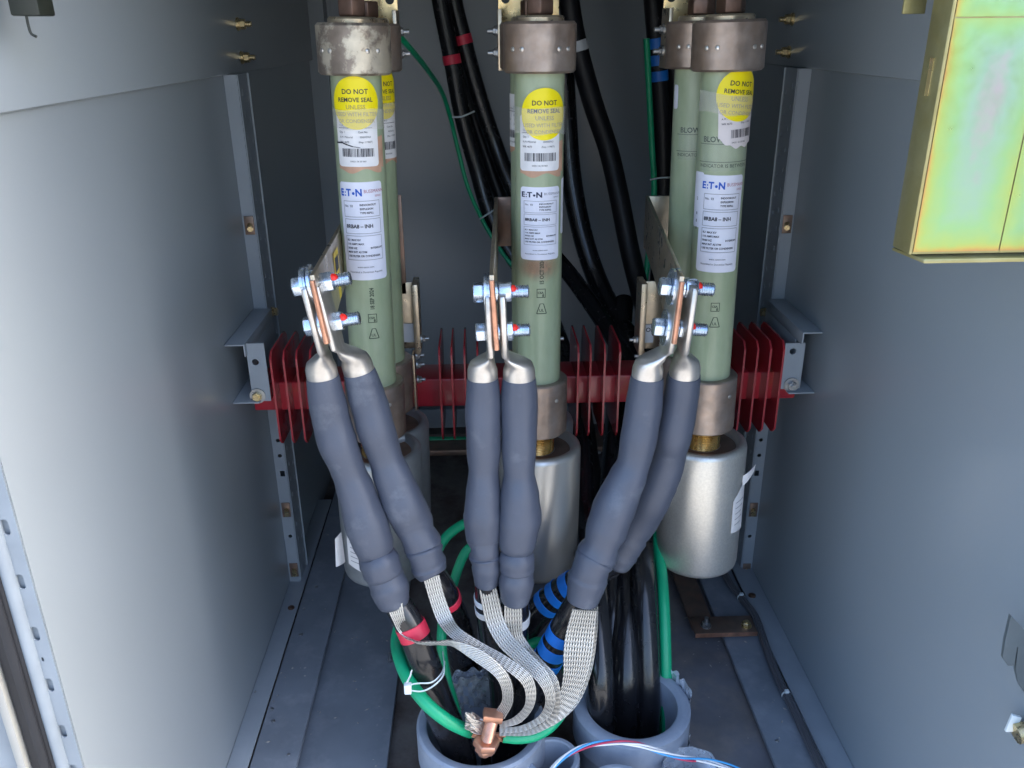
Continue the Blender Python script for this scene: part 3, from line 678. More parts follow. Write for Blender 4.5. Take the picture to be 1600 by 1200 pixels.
# ------------------------------------------------------------------ red insulator bar
YI = 1.393
zI1 = PY(700, 592, YI).z; zI0 = PY(700, 635, YI).z
bl = PY(397, 632, YI).x; br = PY(1243, 612, YI).x
ins = empty('red_insulator_bar', ((bl + br) / 2, YI + .03, zI0), 'dark red moulded insulator bar with upright fins crossing the cabinet behind the fuses', 'insulator')
MB().box(bl, br, YI, YI + .075, zI0, zI1).build('bar', 'red_epoxy_stained', ins, bevel=.003, seg=3)
finu = [(427, 0), (447, 0), (467, 0), (488, 0), (688, 0), (707, 0), (727, 0), (747, 0), (903, 0), (922, 0), (944, 0), (967, 0), (1159, 0), (1179, 0), (1199, 0), (1219, 0)]
def fin(x):
    yf, yb = YI - .033, YI + .095; z0, z1 = zI0 - .056, zI1 + .068; c = .012
    return [(yf, z0 + c), (yf + c, z0), (yb - c, z0), (yb, z0 + c), (yb, z1 - c), (yb - c, z1), (yf + c, z1), (yf, z1 - c)]
for u, _ in finu:
    x = PY(u, 600, YI - .033).x; m = flat_plate(fin(x), [], .0034); remap(m, lambda a, b, c: (x - .0017 + c, a, b)); m.build('fin', 'red_epoxy', ins, bevel=.0006)

# side channels carrying the bar
for sx, X, side in ((-1, XL, 'left'), (1, XR, 'right')):
    yc = 1.345 if sx < 0 else 1.350
    s = -sx
    if sx < 0: zt = PX(348, 541, X).z; zb2 = PX(363, 632, X).z; lipx = PY(382, 541, yc).x; tabs = [(383, 537), (412, 537), (420, 627), (392, 627)]; bu = (403, 618); hu = (399, 566)
    else: zt = PX(1288, 520, X).z; zb2 = PX(1273, 615, X).z; lipx = PY(1255, 520, yc).x; tabs = [(1259, 536), (1228, 536), (1219, 607), (1250, 607)]; bu = (1236, 601); hu = (1239, 549)
    rt = empty('channel_bracket', (X, yc, zb2), 'grey painted channel bracket on the %s wall holding the %s end of the red insulator' % (side, side), 'bracket', 'channel brackets on the side walls')
    t_ = .0028
    m = MB().box(X + s * .0008, lipx, yc, YP - .003, zt - t_, zt)
    m.box(lipx - s * t_, lipx, yc, YP - .003, zt - .022, zt - t_ + .0001).box(X + s * .0008, lipx + s * .012, yc, YP - .003, zb2, zb2 + t_)
    m.box(lipx - s * t_, lipx, yc + .03, YP - .003, zb2 + t_, zt - .02)
    m.build('channel', 'frame_paint', rt, bevel=.0008)
    TY = yc + .012
    x_out = PY(tabs[0][0], tabs[0][1], TY).x; x_in = PY(tabs[1][0], tabs[1][1], TY).x
    z1_ = PY(tabs[0][0], tabs[0][1], TY).z; z0_ = PY(tabs[3][0], tabs[3][1] , TY).z
    h = PY(hu[0], hu[1], TY); b = PY(bu[0], bu[1], TY)
    m = flat_plate(rect(min(x_out, x_in), max(x_out, x_in), z0_, z1_), [circ(h.x, h.z, .0058)], .003)
    remap(m, lambda x, y, z: (x, TY + z, y)); m.build('tab', 'frame_paint', rt, flat=True)
    MB().box(x_out, x_in, TY + .003, YI - .001, z0_, z0_ + .02).build('spacer', 'red_epoxy', rt)
    w_ = MB().cyl(b + Vector((0, -.0005, 0)), b + Vector((0, -.003, 0)), .0135, 32).build('washer', 'grey_steel', rt)
    MB().hexnut(b + Vector((0, -.003, 0)), b + Vector((0, -.0095, 0)), .0085).cyl(b, b + Vector((0, -.013, 0)), .0042).build('bolt', 'yellow_zinc' if sx < 0 else 'grey_steel', rt)
    # fastener further in on the flange line
    q = PX(424 if sx < 0 else 1198, 487 if sx < 0 else 488, X - sx * .03)
    MB().cyl(q, q + Vector((-sx * .004, 0, 0)), .009).hexnut(q + Vector((-sx * .004, 0, 0)), q + Vector((-sx * .012, 0, 0)), .008).build('bolt', 'yellow_zinc', rt)

# ------------------------------------------------------------------ terminal bars, lugs, cables
def sheet(top, bot, th):
    """bent bar between an upper and a lower polyline, th thick"""
    m = MB(); n = len(top); rings = []
    for i in range(n):
        a = top[min(i + 1, n - 1)] - top[max(i - 1, 0)]; up = top[i] - bot[i]; nn = a.cross(up).normalized() * (th / 2)
        rings.append([top[i] + nn, top[i] - nn, bot[i] - nn, bot[i] + nn])
    return m.rings(rings)
YLG = .98
lug_specs = [
    dict(key='left', top=(487, 430), back=(545, 330), bot=(511, 536), yb=1.33, palms=[((481, 446), (509, 553)), ((500, 440), (529, 548))],
         bolts=[((467, 447), (552, 434)), ((485, 509), (566, 496))], foot=1),
    dict(key='middle', top=(768, 430), back=(775, 308), bot=(776, 546), yb=1.45, palms=[((763, 457), (768, 560)), ((783, 455), (789, 560))],
         bolts=[((748, 457), (830, 455)), ((752, 519), (832, 515))], foot=1),
    dict(key='right', top=(1066, 432), back=(1012, 305), bot=(1053, 536), yb=1.47, palms=[((1056, 444), (1040, 552)), ((1078, 444), (1064, 552))],
         bolts=[((1039, 448), (1119, 453)), ((1029, 511), (1108, 516))], foot=1)]
for S_ in lug_specs:
    k = S_['key']; yb = S_['yb']
    t0 = PY(*S_['top'], YLG - .028); zt = t0.z
    tb_ = PZ(*S_['back'], zt); tb_ = PY(S_['back'][0], S_['back'][1], yb); tb_.z = zt if abs(tb_.z - zt) < .03 else tb_.z
    b0 = PY(*S_['bot'], YLG - .028); hgt = .085
    rt = empty('terminal_bar', t0, 'flat plated copper terminal bar running forward to the %s pair of cable lugs' % k, 'terminal bar', 'terminal bars')
    n = 8; top = []; bot = []
    for i in range(n + 1):
        t = i / n; p = t0.lerp(tb_, t); top.append(p)
        tw = max(0, 1 - t * 1.8); q = p.copy(); q.z -= hgt; q = q.lerp(b0 + (p - t0), min(1, tw)); bot.append(q)
    sheet(top, bot, .0055).build('bar', 'plated_bar', rt, bevel=.0007)
    # bare copper edge strip at the front end
    e1 = t0 + Vector((0, -.001, -.006)); e2 = b0 + Vector((0, -.001, 0))
    MB().tube([e1, e1.lerp(e2, .5), e2], [.0034, .0036, .0036], n=10, res=3).build('bar_edge', 'copper', rt)
    # foot plate at the back
    if k == 'middle': MB().box(tb_.x - .002, tb_.x + .05, yb, yb + .006, zt - hgt, zt).build('foot', 'copper_dull', rt, bevel=.001)
    elif k == 'right': MB().box(tb_.x - .002, tb_.x + .07, yb, yb + .006, zt - hgt * 1.1, zt).build('foot', 'plated_bar', rt, bevel=.001)
    else: MB().box(tb_.x - .002, tb_.x + .05, yb, yb + .006, zt - hgt, zt).build('foot', 'plated_bar', rt, bevel=.001)
    for (ha, hb) in S_['bolts']:
        A = PY(*ha, YLG); B = PY(*hb, YLG); d = (B - A).normalized(); L = (B - A).length
        bo = MB().hexnut(A - d * .007, A + d * .006, .0125, rot=random.uniform(.1, .9)).build('bolt', 'zinc_bolt', rt, bevel=.0006)
        pa = A + d * .0062
        MB().cyl(pa, pa + d * .0035, .0225, 32).cyl(pa + d * .0037, pa + d * .0060, .020, 32).build('washer', 'zinc_bolt', bo)
        nn = A + d * (L - .040)
        MB().cyl(nn - d * .0112, nn - d * .0076, .0235, 32).cyl(nn - d * .0073, nn - d * .0048, .0165, 32).lathe([(.0135, 0), (.0135, .0035)], nn - d * .0045, d, 28).build('washer', 'zinc_bolt', bo)
        MB().hexnut(nn, nn + d * .0165, .0128, rot=random.uniform(.1, .9)).build('nut', 'zinc_bolt', bo, bevel=.0008)
        MB().thread(nn + d * .0165, nn + d * .037, .0084, .0028, 24, .2).cyl(A, nn, .0078).build('threaded_end', 'zinc_bolt', bo)
        sd_ = Vector((0, -.7, .7)).normalized()
        c = nn + d * .0175 + sd_ * .0078
        MB().lathe([(.0001, -.002), (.0042, -.001), (.0048, .001), (.0026, .0024), (.0001, .003)], c, (sd_ + d * .4), 9, cap0=False, cap1=False).build('paint_mark', 'paint_mark', bo)
    if k == 'left':
        # yellow warning tag on the plate face
        A1 = PY(512, 392, 1.12); m = MB(); x_ = PX(512, 392, tb_.x + .0).x
        def q_(y, z): t = (y - t0.y) / (tb_.y - t0.y); return Vector((t0.x + (tb_.x - t0.x) * t + .0045, y, z))
        fl = MB(); fl.add([q_(1.10, zt - .012), q_(1.145, zt - .012), q_(1.145, zt - .082), q_(1.10, zt - .082)], [(0, 1, 2, 3)])
        fl.build('warning_sticker', 'tag_yellow', rt, flat=True)
        f2 = MB(); f2.add([q_(1.108, zt - .020) + Vector((.0004, 0, 0)), q_(1.137, zt - .020) + Vector((.0004, 0, 0)), q_(1.137, zt - .040) + Vector((.0004, 0, 0)), q_(1.108, zt - .040) + Vector((.0004, 0, 0))], [(0, 1, 2, 3)])
        f2.build('warning_mark', 'ink', rt, flat=True)

# lower mounts behind the rear fuses
for k, ua, ub, va, vb, lab in (('left', 600, 648, 442, 642, 'bronze lower mounting bracket with small bolts behind the left fuses'), ('right', 1004, 1050, 440, 640, 'bronze lower mounting bracket with small bolts behind the right fuses'), ('mid', 812, 858, 450, 640, 'lower mounting bracket hidden behind the middle fuses')):
    Yq = 1.372; z1_ = PY(ua, va, Yq).z; z0_ = PY(ua, vb, Yq).z; xa_ = PY(ua, 500, Yq).x; xb_ = PY(ub, 500, Yq).x
    rt = empty('lower_mounting_bracket', ((xa_ + xb_) / 2, Yq, z0_), lab, 'mounting bracket', 'lower mounting brackets')
    zk = PY(ua, 545, Yq).z
    MB().box(xa_, xb_, Yq, Yq + .004, zk, z1_).build('upper_plate', 'plated_bar', rt, bevel=.001)
    e = xb_ if k != 'right' else xa_; s_ = 1 if k != 'right' else -1
    MB().box(e, e + s_ * .010, Yq - .03, Yq + .018, zk, z1_ + .004).build('upright', 'plated_bar', rt, bevel=.001)
    MB().box(e - s_ * .006, e - s_ * .002, Yq - .030, Yq - .001, z0_, zk - .002).build('clip_spring', 'plated_bar', rt, bevel=.001)
    MB().box(min(e, e - s_ * .02), max(e, e - s_ * .02), Yq - .0025, Yq - .0005, zk + .012, zk + .045).build('sticker', 'paper_white', rt)
    if k == 'right':
        fl = Flat(); fl.text('JOSL', 0, 0, .011, bold=.02); m = MB(); m.add([(e + .003 + a, Yq - .0028, zk + .032 + b) for a, b in fl.v], fl.f); m.build('lettering', 'ink', rt, flat=True)
    for dz in (.025, .055, -.012, -.04):
        zc = zk - .02 + dz if dz > 0 else zk + dz
        c = Vector((e + s_ * (.010 if dz > .03 else .0), Yq - .016, zc - .012))
        MB().cyl(c, c + Vector((s_ * .003, 0, 0)), .0075).hexnut(c + Vector((s_ * .003, 0, 0)), c + Vector((s_ * .008, 0, 0)), .006).cyl(c, c + Vector((s_ * .014, 0, 0)), .003).build('bolt', 'grey_steel', rt)
    if k == 'left': MB().box(PY(619, 380, 1.372).x, PY(631, 380, 1.372).x, 1.372, 1.377, PY(625, 460, 1.372).z, PY(625, 305, 1.372).z).build('strap', 'copper_dull', rt, bevel=.001)

def path(pts):      # (u, v, Y)
    return [PY(u, v, y) for u, v, y in pts]
def power_cable(label, lugp, shrink, srad, core, crad, bands, tape):
    """lugp: palm top/bottom pixels; shrink axis and radii (px); core: cable after the sleeve; bands: fractions (t, width m)"""
    SP = path(shrink); base = SP[0]
    rt = empty('power_cable', SP[-1], label, 'cable', 'lugged power cables in front of the fuses')
    rad = [px(r, p) for r, p in zip(srad, SP)]
    SQ = smooth_path(SP, 6)                      # resample finely and add the folds and steps of shrunk tubing
    RQ = []
    for i in range(len(SQ)):
        q_ = i / 6; k_ = min(int(q_), len(rad) - 2); f_ = q_ - k_; f_ = f_ * f_ * (3 - 2 * f_); RQ.append(rad[k_] * (1 - f_) + rad[k_ + 1] * f_)
    tot = len(SQ)
    for c_, w_, a_ in ((.29, 1.1, -.035), (.47, 1.0, .030), (.66, 1.2, .03), (.735, .8, -.06), (.775, .9, .055), (.86, .7, -.045), (.885, .8, .03)):
        c_ += random.uniform(-.012, .012)
        for i in range(tot): RQ[i] *= 1 + a_ * math.exp(-((i - c_ * tot) / w_) ** 2)
    RQ[0] *= .96; RQ[-1] *= .93
    tb_ = MB().tube(SQ, RQ, n=36, res=1); tb_.lumps(SQ, .055); tb_.build('heat_shrink_sleeve', 'heat_shrink', rt, ang=70)
    # lug: flat palm, crushed shoulder, barrel
    A = PY(*lugp[0], YLG); B = PY(*lugp[1], YLG + .0); up = (A - B).normalized()
    ax = (SP[0] - SP[1]).normalized()
    rings = []
    cx = SP[0] - ax * .004
    xh = Vector((1, 0, 0)); yh = Vector((0, 1, 0))
    def ring(c, rx, ry, a, pw=1.0, n=28):
        x = (xh - a * xh.dot(a)).normalized(); y = a.cross(x)
        o = []
        for i in range(n):
            t = 2 * math.pi * i / n; ct, st = math.cos(t), math.sin(t)
            o.append(c + x * (rx * math.copysign(abs(ct) ** pw, ct)) + y * (ry * math.copysign(abs(st) ** pw, st)))
        return o
    r0 = rad[0] * .93
    seq = [(cx - ax * .02, r0, r0, ax, 1), (cx + ax * .010, r0, r0, ax, 1), (cx + ax * .016, r0 * .98, r0 * 1.02, ax, 1), (cx + ax * .024, r0 * .84, r0 * 1.08, ax, 1)]
    c1 = cx + ax * .024; target = B + up * .006
    for t, k, ky in ((.35, .62, 1.08), (.62, .36, 1.04), (.85, .20, 1.0)):
        c = c1.lerp(target, t); seq.append((c, r0 * k, r0 * ky, ax.lerp(up, t).normalized(), .85))
    th = .0046
    seq.append((target + up * .004, th, .027, up, .45)); seq.append((target.lerp(A, .5), th, .028, up, .4)); seq.append((A - up * .004, th, .028, up, .4)); seq.append((A, th * .9, .026, up, .4))
    m = MB().rings([ring(*q) for q in seq]); lg = m.build('lug', 'tinned', rt, ang=50)
    # black crimp line
    d = cx + ax * .004
    # jacket
    CP = path(core); cr = [px(r, p) for r, p in zip(crad, CP)]
    MB().tube(CP, cr, n=28, res=8).build('jacket', 'cable_black', rt)
    sm = smooth_path(CP, 16)
    for t, wd in bands:
        c = t * (len(sm) - 1); i = min(int(c), len(sm) - 2); p = sm[i].lerp(sm[i + 1], c - i); d = (sm[i + 1] - sm[i]).normalized()
        q_ = t * (len(cr) - 1); k_ = min(int(q_), len(cr) - 2); f_ = q_ - k_; f_ = f_ * f_ * (3 - 2 * f_); r = cr[k_] * (1 - f_) + cr[k_ + 1] * f_
        MB().lathe([(r + .0002, -wd / 2), (r + .0013, -wd / 2 + .0006), (r + .0013, wd / 2 - .0006), (r + .0002, wd / 2)], p, d, 32, False, False).build('tape_band', tape, rt)
    return rt
YS = .985
power_cable('outer left grey sleeved power cable with one red tape band, leaning right as it drops', ((481, 443), (509, 553)),
            [(504, 588, YS), (514, 640, YS), (527, 690, .98), (544, 735, .975), (559, 775, .97), (571, 812, .965), (582, 845, .96), (588, 864, .96), (594, 880, .955), (600, 898, .955), (608, 918, .95), (617, 945, .945)],
            [26.5, 29.5, 30.5, 27.5, 29.5, 33, 32, 28.5, 33, 29.5, 30.5, 25],
            [(612, 930, .95), (640, 975, .94), (660, 1025, .93), (685, 1100, .93), (715, 1170, .94), (722, 1215, .95)], [21, 23, 24, 25, 25, 25], [(.245, .020)], 'tape_red')
power_cable('inner left grey sleeved power cable with one red tape band, beside the front left fuse', ((500, 440), (530, 548)),
            [(561, 580, YS + .01), (575, 625, YS + .01), (587, 668, .99), (601, 712, .99), (616, 752, .985), (630, 786, .98), (644, 815, .98), (652, 835, .975), (660, 851, .975), (665, 868, .97), (671, 884, .97), (678, 898, .965)],
            [26, 29, 30, 27, 30, 32.5, 31.5, 27, 31, 27.5, 28.5, 24],
            [(672, 890, .975), (695, 930, .99), (716, 985, 1.04), (728, 1040, 1.10), (738, 1100, 1.17), (745, 1170, 1.22)], [20, 22, 23, 24, 24, 24], [(.22, .014)], 'tape_red')
power_cable('left one of the middle pair of sleeved cables, two white tape bands below it', ((762, 455), (767, 560)),
            [(754, 590, YS), (755, 640, YS), (756, 690, .98), (756, 735, .98), (755, 775, .975), (755, 810, .97), (757, 840, .97), (758, 856, .965), (759, 870, .965), (760, 886, .96), (760, 912, .96)],
            [25.5, 28, 27, 24.5, 28.5, 30.5, 28, 22.5, 25.5, 22.5, 19.5],
            [(760, 905, .965), (764, 950, .975), (772, 1000, .985), (786, 1060, .99), (790, 1130, .99), (790, 1190, .99)], [19, 21, 22, 23, 23, 23], [(.13, .011), (.20, .011)], 'tape_white')
power_cable('right one of the middle pair of sleeved cables, hiding part of the smooth condenser can', ((784, 455), (789, 560)),
            [(811, 590, YS), (811, 640, YS), (811, 690, .98), (811, 735, .975), (812, 775, .97), (812, 810, .965), (809, 845, .96), (808, 860, .96), (808, 876, .955), (808, 892, .955), (807, 910, .95), (805, 938, .95)],
            [27, 29, 28, 25, 31, 33, 30, 25, 29, 26, 27.5, 23],
            [(806, 925, .96), (806, 960, .98), (803, 1010, .99), (797, 1070, 1.0), (795, 1130, 1.0), (795, 1190, 1.0)], [20, 21, 22, 23, 23, 23], [(.22, .018)], 'tape_white')
power_cable('front sleeved cable of the right pair, three blue tape bands on its jacket', ((1056, 442), (1040, 552)),
            [(1011, 588, YS), (1006, 635, YS), (999, 680, .98), (991, 720, .975), (977, 755, .97), (961, 790, .965), (948, 825, .96), (940, 850, .955), (933, 868, .955), (925, 884, .95), (918, 905, .95), (909, 940, .945)],
            [26, 29, 29.5, 26, 30, 33, 33, 27, 33, 29, 30.5, 25.5],
            [(911, 925, .955), (885, 975, .96), (860, 1022, .97), (835, 1068, .98), (812, 1115, .99), (795, 1180, 1.0)], [20, 22, 23, 24, 24, 24], [(.265, .019), (.355, .020), (.44, .017)], 'tape_blue')
power_cable('rear sleeved cable of the right pair, blue tape bands just visible behind the front one', ((1079, 442), (1064, 552)),
            [(1069, 585, YS + .01), (1063, 630, YS + .015), (1054, 672, 1.0), (1045, 710, 1.01), (1034, 745, 1.015), (1019, 778, 1.02), (1000, 812, 1.03), (985, 840, 1.03), (972, 862, 1.03), (962, 882, 1.03)],
            [26, 27.5, 28.5, 27, 28.5, 30, 28, 26, 26, 23],
            [(965, 877, 1.03), (920, 900, 1.05), (870, 930, 1.07), (825, 975, 1.08), (790, 1040, 1.08), (775, 1120, 1.06), (772, 1190, 1.05)], [20, 21, 22, 23, 23, 23, 23], [(.26, .017), (.325, .015), (.385, .013)], 'tape_blue')

# ------------------------------------------------------------------ black cables in the background
def back_cable(label, pts, rpx, bands=(), tape=None, name='background_cable', mt='cable_dull'):
    P = path(pts); r = px(rpx, P[0])
    rt = empty(name, P[-1], label, 'cable', 'black cables running down the back')
    MB().tube(P, r, n=20, res=8).build('jacket', mt, rt); sm = smooth_path(P, 16)
    for u, wd in bands:
        i = min(range(len(sm) - 1), key=lambda j: abs(uvof(sm[j])[1] - u)); d = (sm[i + 1] - sm[i]).normalized()
        MB().lathe([(r + .0002, -wd / 2), (r + .001, -wd / 2 + .0008), (r + .001, wd / 2 - .0008), (r + .0002, wd / 2)], sm[i], d, 24, False, False).build('tape_band', tape, rt)
def uvof(p):
    c = Vector((p.dot(right), p.dot(down), p.dot(fwd))); return 800 + F * c.x / c.z, 600 + F * c.y / c.z
YK = 2.0
back_cable('black cable with a red band, leftmost of the bundle behind the left and middle fuses', [(681, -60, YK), (688, 0, YK), (706, 93, YK), (722, 180, YK), (744, 260, YK), (766, 335, 1.98), (800, 400, 1.95), (845, 462, 1.9), (874, 530, 1.75), (896, 600, 1.6), (908, 680, 1.45), (914, 790, 1.3), (930, 900, 1.12), (938, 1050, 1.0), (940, 1160, .98)], 14, [(93, .02)], 'tape_red', mt='cable_black')
back_cable('black cable with a red band higher up, beside the leftmost one of the bundle', [(704, -60, YK + .03), (709, 0, YK + .03), (724, 62, YK + .03), (745, 140, YK + .03), (773, 225, YK + .03), (803, 300, 2.0), (840, 368, 1.98), (888, 426, 1.9), (926, 478, 1.8), (960, 530, 1.7), (990, 585, 1.6), (1005, 660, 1.48), (1002, 770, 1.32), (1005, 900, 1.14), (1012, 1050, 1.05), (1012, 1160, 1.02)], 14, [(62, .02)], 'tape_red', mt='cable_black')
back_cable('black cable running steeply down between the two red banded cables', [(690, -60, YK + .07), (698, 0, YK + .07), (730, 150, YK + .07), (757, 235, YK + .07), (790, 330, YK + .05), (835, 440, YK), (880, 540, 1.9), (905, 600, 1.8), (925, 720, 1.7), (935, 800, 1.6)], 12)
back_cable('black cable emerging from behind the front middle fuse and slanting down to the right', [(878, 60, YK + .06), (885, 180, YK + .06), (893, 280, YK + .04), (911, 370, YK), (935, 442, 1.95), (968, 505, 1.85), (1003, 562, 1.7), (1016, 650, 1.55), (998, 760, 1.4), (984, 880, 1.2), (978, 1040, 1.06), (978, 1160, 1.03)], 17, mt='cable_black')
back_cable('black cable with one white band, right of the middle fuse', [(886, -60, YK), (889, 0, YK), (902, 72, YK), (926, 160, YK), (951, 235, YK), (968, 310, 1.97), (986, 400, 1.93), (1010, 490, 1.85), (1036, 570, 1.75), (1046, 680, 1.65)], 17, [(72, .022)], 'tape_white')
back_cable('black cable coming down behind the red insulator left of the right sleeves', [(975, 470, 1.9), (968, 560, 1.75), (964, 640, 1.58), (957, 740, 1.4), (955, 850, 1.24), (957, 1000, 1.1), (960, 1160, 1.06)], 15, mt='cable_black')
back_cable('left black cable of the blue banded pair beside the right fuses', [(1016, -60, YK), (1020, 0, YK), (1028, 100, YK), (1034, 200, YK), (1036, 320, YK), (1030, 420, 1.95), (1020, 520, 1.9), (1005, 640, 1.8), (990, 750, 1.7)], 15, [(65, .022), (91, .022), (118, .022)], 'tape_blue')
back_cable('right black cable of the blue banded pair, partly behind the right fuses', [(1040, -60, YK + .06), (1044, 0, YK + .06), (1052, 100, YK + .06), (1060, 250, YK + .06), (1058, 420, 2.0), (1040, 560, 1.9), (1020, 700, 1.8)], 14)
def gwire(name, label, pts, rpx, m='green_wire', cat='wire', n=16):
    P = path(pts); r = px(rpx, P[0]); return tag(MB().tube(P, r, n=n, res=8).build(name, m), label, cat)
gwire('earth_wire', 'green wire from the top left fuse clip curving down behind the black cables', [(622, 55, 1.37), (636, 70, 1.42), (664, 104, 1.6), (690, 143, 1.8), (704, 185, 1.88), (716, 235, 1.9), (732, 295, 1.9), (757, 350, 1.9), (785, 395, 1.88), (820, 440, 1.86)], 4.8)
gwire('earth_wire', 'green wire dropping beside the blue banded cables at the right', [(1010, 60, 1.93), (1013, 120, 1.93), (1018, 220, 1.93), (1022, 300, 1.93), (1015, 380, 1.93), (1004, 470, 1.9), (990, 560, 1.85)], 5)
gwire('earth_wire', 'short green wire arching out from behind the middle cables near the left condenser', [(770, 800, 1.25), (740, 812, 1.22), (714, 825, 1.2), (694, 843, 1.18), (680, 870, 1.16), (672, 900, 1.16)], 7.5)
gwire('earth_wire', 'green wire dropping from behind the middle cables into the left conduit', [(742, 850, 1.1), (728, 862, 1.09), (717, 885, 1.08), (706, 920, 1.06), (693, 965, 1.03), (690, 1010, 1.0), (698, 1060, .99), (712, 1110, .99), (720, 1160, .98)], 7.5)
gwire('earth_wire', 'bright green wire standing upright in the right conduit beside the black cables', [(1022, 820, 1.25), (1032, 880, 1.18), (1037, 940, 1.12), (1040, 1020, 1.07), (1041, 1100, 1.04), (1040, 1170, 1.03)], 8.5)
for lab, pts in (('white nylon tie round the red banded cables at the top', [(707, 183, 1.86), (722, 182, 1.85), (741, 174, 1.87)]), ('white nylon tie behind the middle terminal bar', [(750, 342, 1.86), (758, 337, 1.85), (772, 328, 1.87)]), ('white nylon tie round the blue banded cables beside the right fuses', [(1016, 281, 1.86), (1030, 278, 1.85), (1050, 277, 1.87)])):
    P = path(pts); tag(MB().tube(P, .0018, n=8).build('cable_tie', 'plastic_white'), lab, 'cable tie', 'cable ties at the back')

# ------------------------------------------------------------------ conduits
def conduit(label, u, v, rp, zr, wall=.105, foil=None, bell=True):
    c = PZ(u, v, zr); R = px(rp, c); t = R * wall * 1.1
    rt = empty('conduit', (c.x, c.y, ZF - .03), label, 'conduit', 'grey plastic conduits rising through the floor')
    z0 = ZF - .035
    pr = [(R - t, z0), (R - t, zr - .002), (R - t * .8, zr), (R - t * .25, zr), (R, zr - .003), (R, zr - .055), (R - t * .5, zr - .062), (R - t * .5, zr - .064), (R - t * .5, zr - .075), (R - t * .45, z0)]
    m = MB().lathe([(a, b - c.z) for a, b in pr], c, n=72, cap0=False, cap1=False); m.build('pipe', 'pvc_grey', rt)
    if foil:
        for (a0, a1, zl, zh, rr) in foil:
            m = MB(); n_ = 40; k_ = 10
            for i in range(n_ + 1):
                a = R_(a0 + (a1 - a0) * i / n_)
                for k in range(k_ + 1):
                    r = (R * rr if rr < 1 else R + .002) + .0022 * math.sin(i * .55 + k * .5) * math.sin(k * .6 + i * .21) + .0012 * math.sin(i * 1.3 - k * 1.1) + random.uniform(-.0003, .0003)
                    m.v.append(Vector((c.x + r * math.sin(a), c.y - r * math.cos(a), zr + zl + (zh - zl) * k / k_ + (.004 * math.sin(i * .9) if k == k_ else 0))))
            for i in range(n_):
                for k in range(k_):
                    q = i * (k_ + 1) + k; m.f.append((q, q + k_ + 1, q + k_ + 2, q + 1))
            m.build('foil_tape', 'foil_tape', rt, ang=25)
    return c, R
cL = conduit('largest grey conduit at the lower left, open top, six banded cables dropping into it', 752, 1126, 101, -.94, .14, [(158, 235, -.050, .012, .835), (158, 235, -.03, .012, 1.1)])
cR = conduit('grey conduit at the lower right holding upright black cables and a green wire', 987, 1098, 91, -.95, .20, [(92, 165, -.045, .014, 1.1), (10, 85, -.13, -.055, 1.1)])
conduit('smallest grey conduit, empty, between the two large ones', 864, 1182, 42, -.96, .20)
conduit('grey conduit cut by the bottom of the picture, twisted wires crossing its rim', 968, 1240, 60, -.955, .16)
# foil wrapped stub
c = PZ(1082, 1200, -.97); m = MB(); rings = []
for k in range(9):
    z = -.03 - .1 + k * .0145; rr = .036 + (.006 if k > 6 else 0)
    rings.append([c + Vector(((rr + random.uniform(-.003, .003)) * math.cos(t * math.pi / 14), (rr + random.uniform(-.003, .003)) * math.sin(t * math.pi / 14), z + .1 + random.uniform(-.002, .002) - .09)) for t in range(28)])
m.rings(rings, True, False)
tag(m.build('foil_wrapped_sleeve', 'foil_tape', ang=20), 'crumpled silver foil tape wrapped round a pipe end at the bottom', 'foil tape')

# ------------------------------------------------------------------ main green earth ring
gwire('earth_wire', 'thick green earth wire sweeping left of the conduit down to the copper connector', [(628, 968, 1.02), (620, 1000, .99), (624, 1028, .95), (638, 1062, .915), (665, 1098, .885), (696, 1124, .875), (722, 1138, .88), (735, 1143, .89)], 9.5)
gwire('earth_wire', 'thick green earth wire leaving the copper connector to the right and curling up behind', [(786, 1151, .885), (810, 1153, .885), (836, 1149, .89), (862, 1133, .90), (882, 1105, .93), (888, 1070, .96), (884, 1040, 1.0), (872, 1016, 1.03), (845, 1003, 1.05), (820, 1010, 1.06)], 9.0)
ct = empty('cable_tie', PY(642, 1068, .93), 'white nylon cable tie looped round the green wire and a black cable', 'cable tie')
def strap(pts, wd):
    P = smooth_path(path(pts), 8); m = MB(); rings = []
    for i, p in enumerate(P):
        t = (P[min(i + 1, len(P) - 1)] - P[max(i - 1, 0)]).normalized(); wv = Vector((0, -.6, .8)); wv = (wv - t * wv.dot(t)).normalized(); n_ = t.cross(wv)
        rings.append([p + wv * wd + n_ * .0006, p - wv * wd + n_ * .0006, p - wv * wd - n_ * .0006, p + wv * wd - n_ * .0006])
    return m.rings(rings)
strap([(632, 1072, .885), (652, 1068, .885), (675, 1066, .885), (690, 1052, .90), (695, 1035, .94)], .0022).build('strap', 'plastic_white', ct)
strap([(634, 1078, .885), (660, 1080, .885), (682, 1068, .885), (694, 1050, .90), (692, 1020, .95)], .0022).build('strap', 'plastic_white', ct)
q = PY(637, 1075, .883); MB().box(q.x - .0045, q.x + .005, q.y - .004, q.y + .004, q.z - .008, q.z + .007).build('tie_head', 'plastic_white', ct, bevel=.001)
strap([(636, 1066, .883), (641, 1056, .88), (643, 1048, .878)], .0018).build('strap', 'plastic_white', ct)

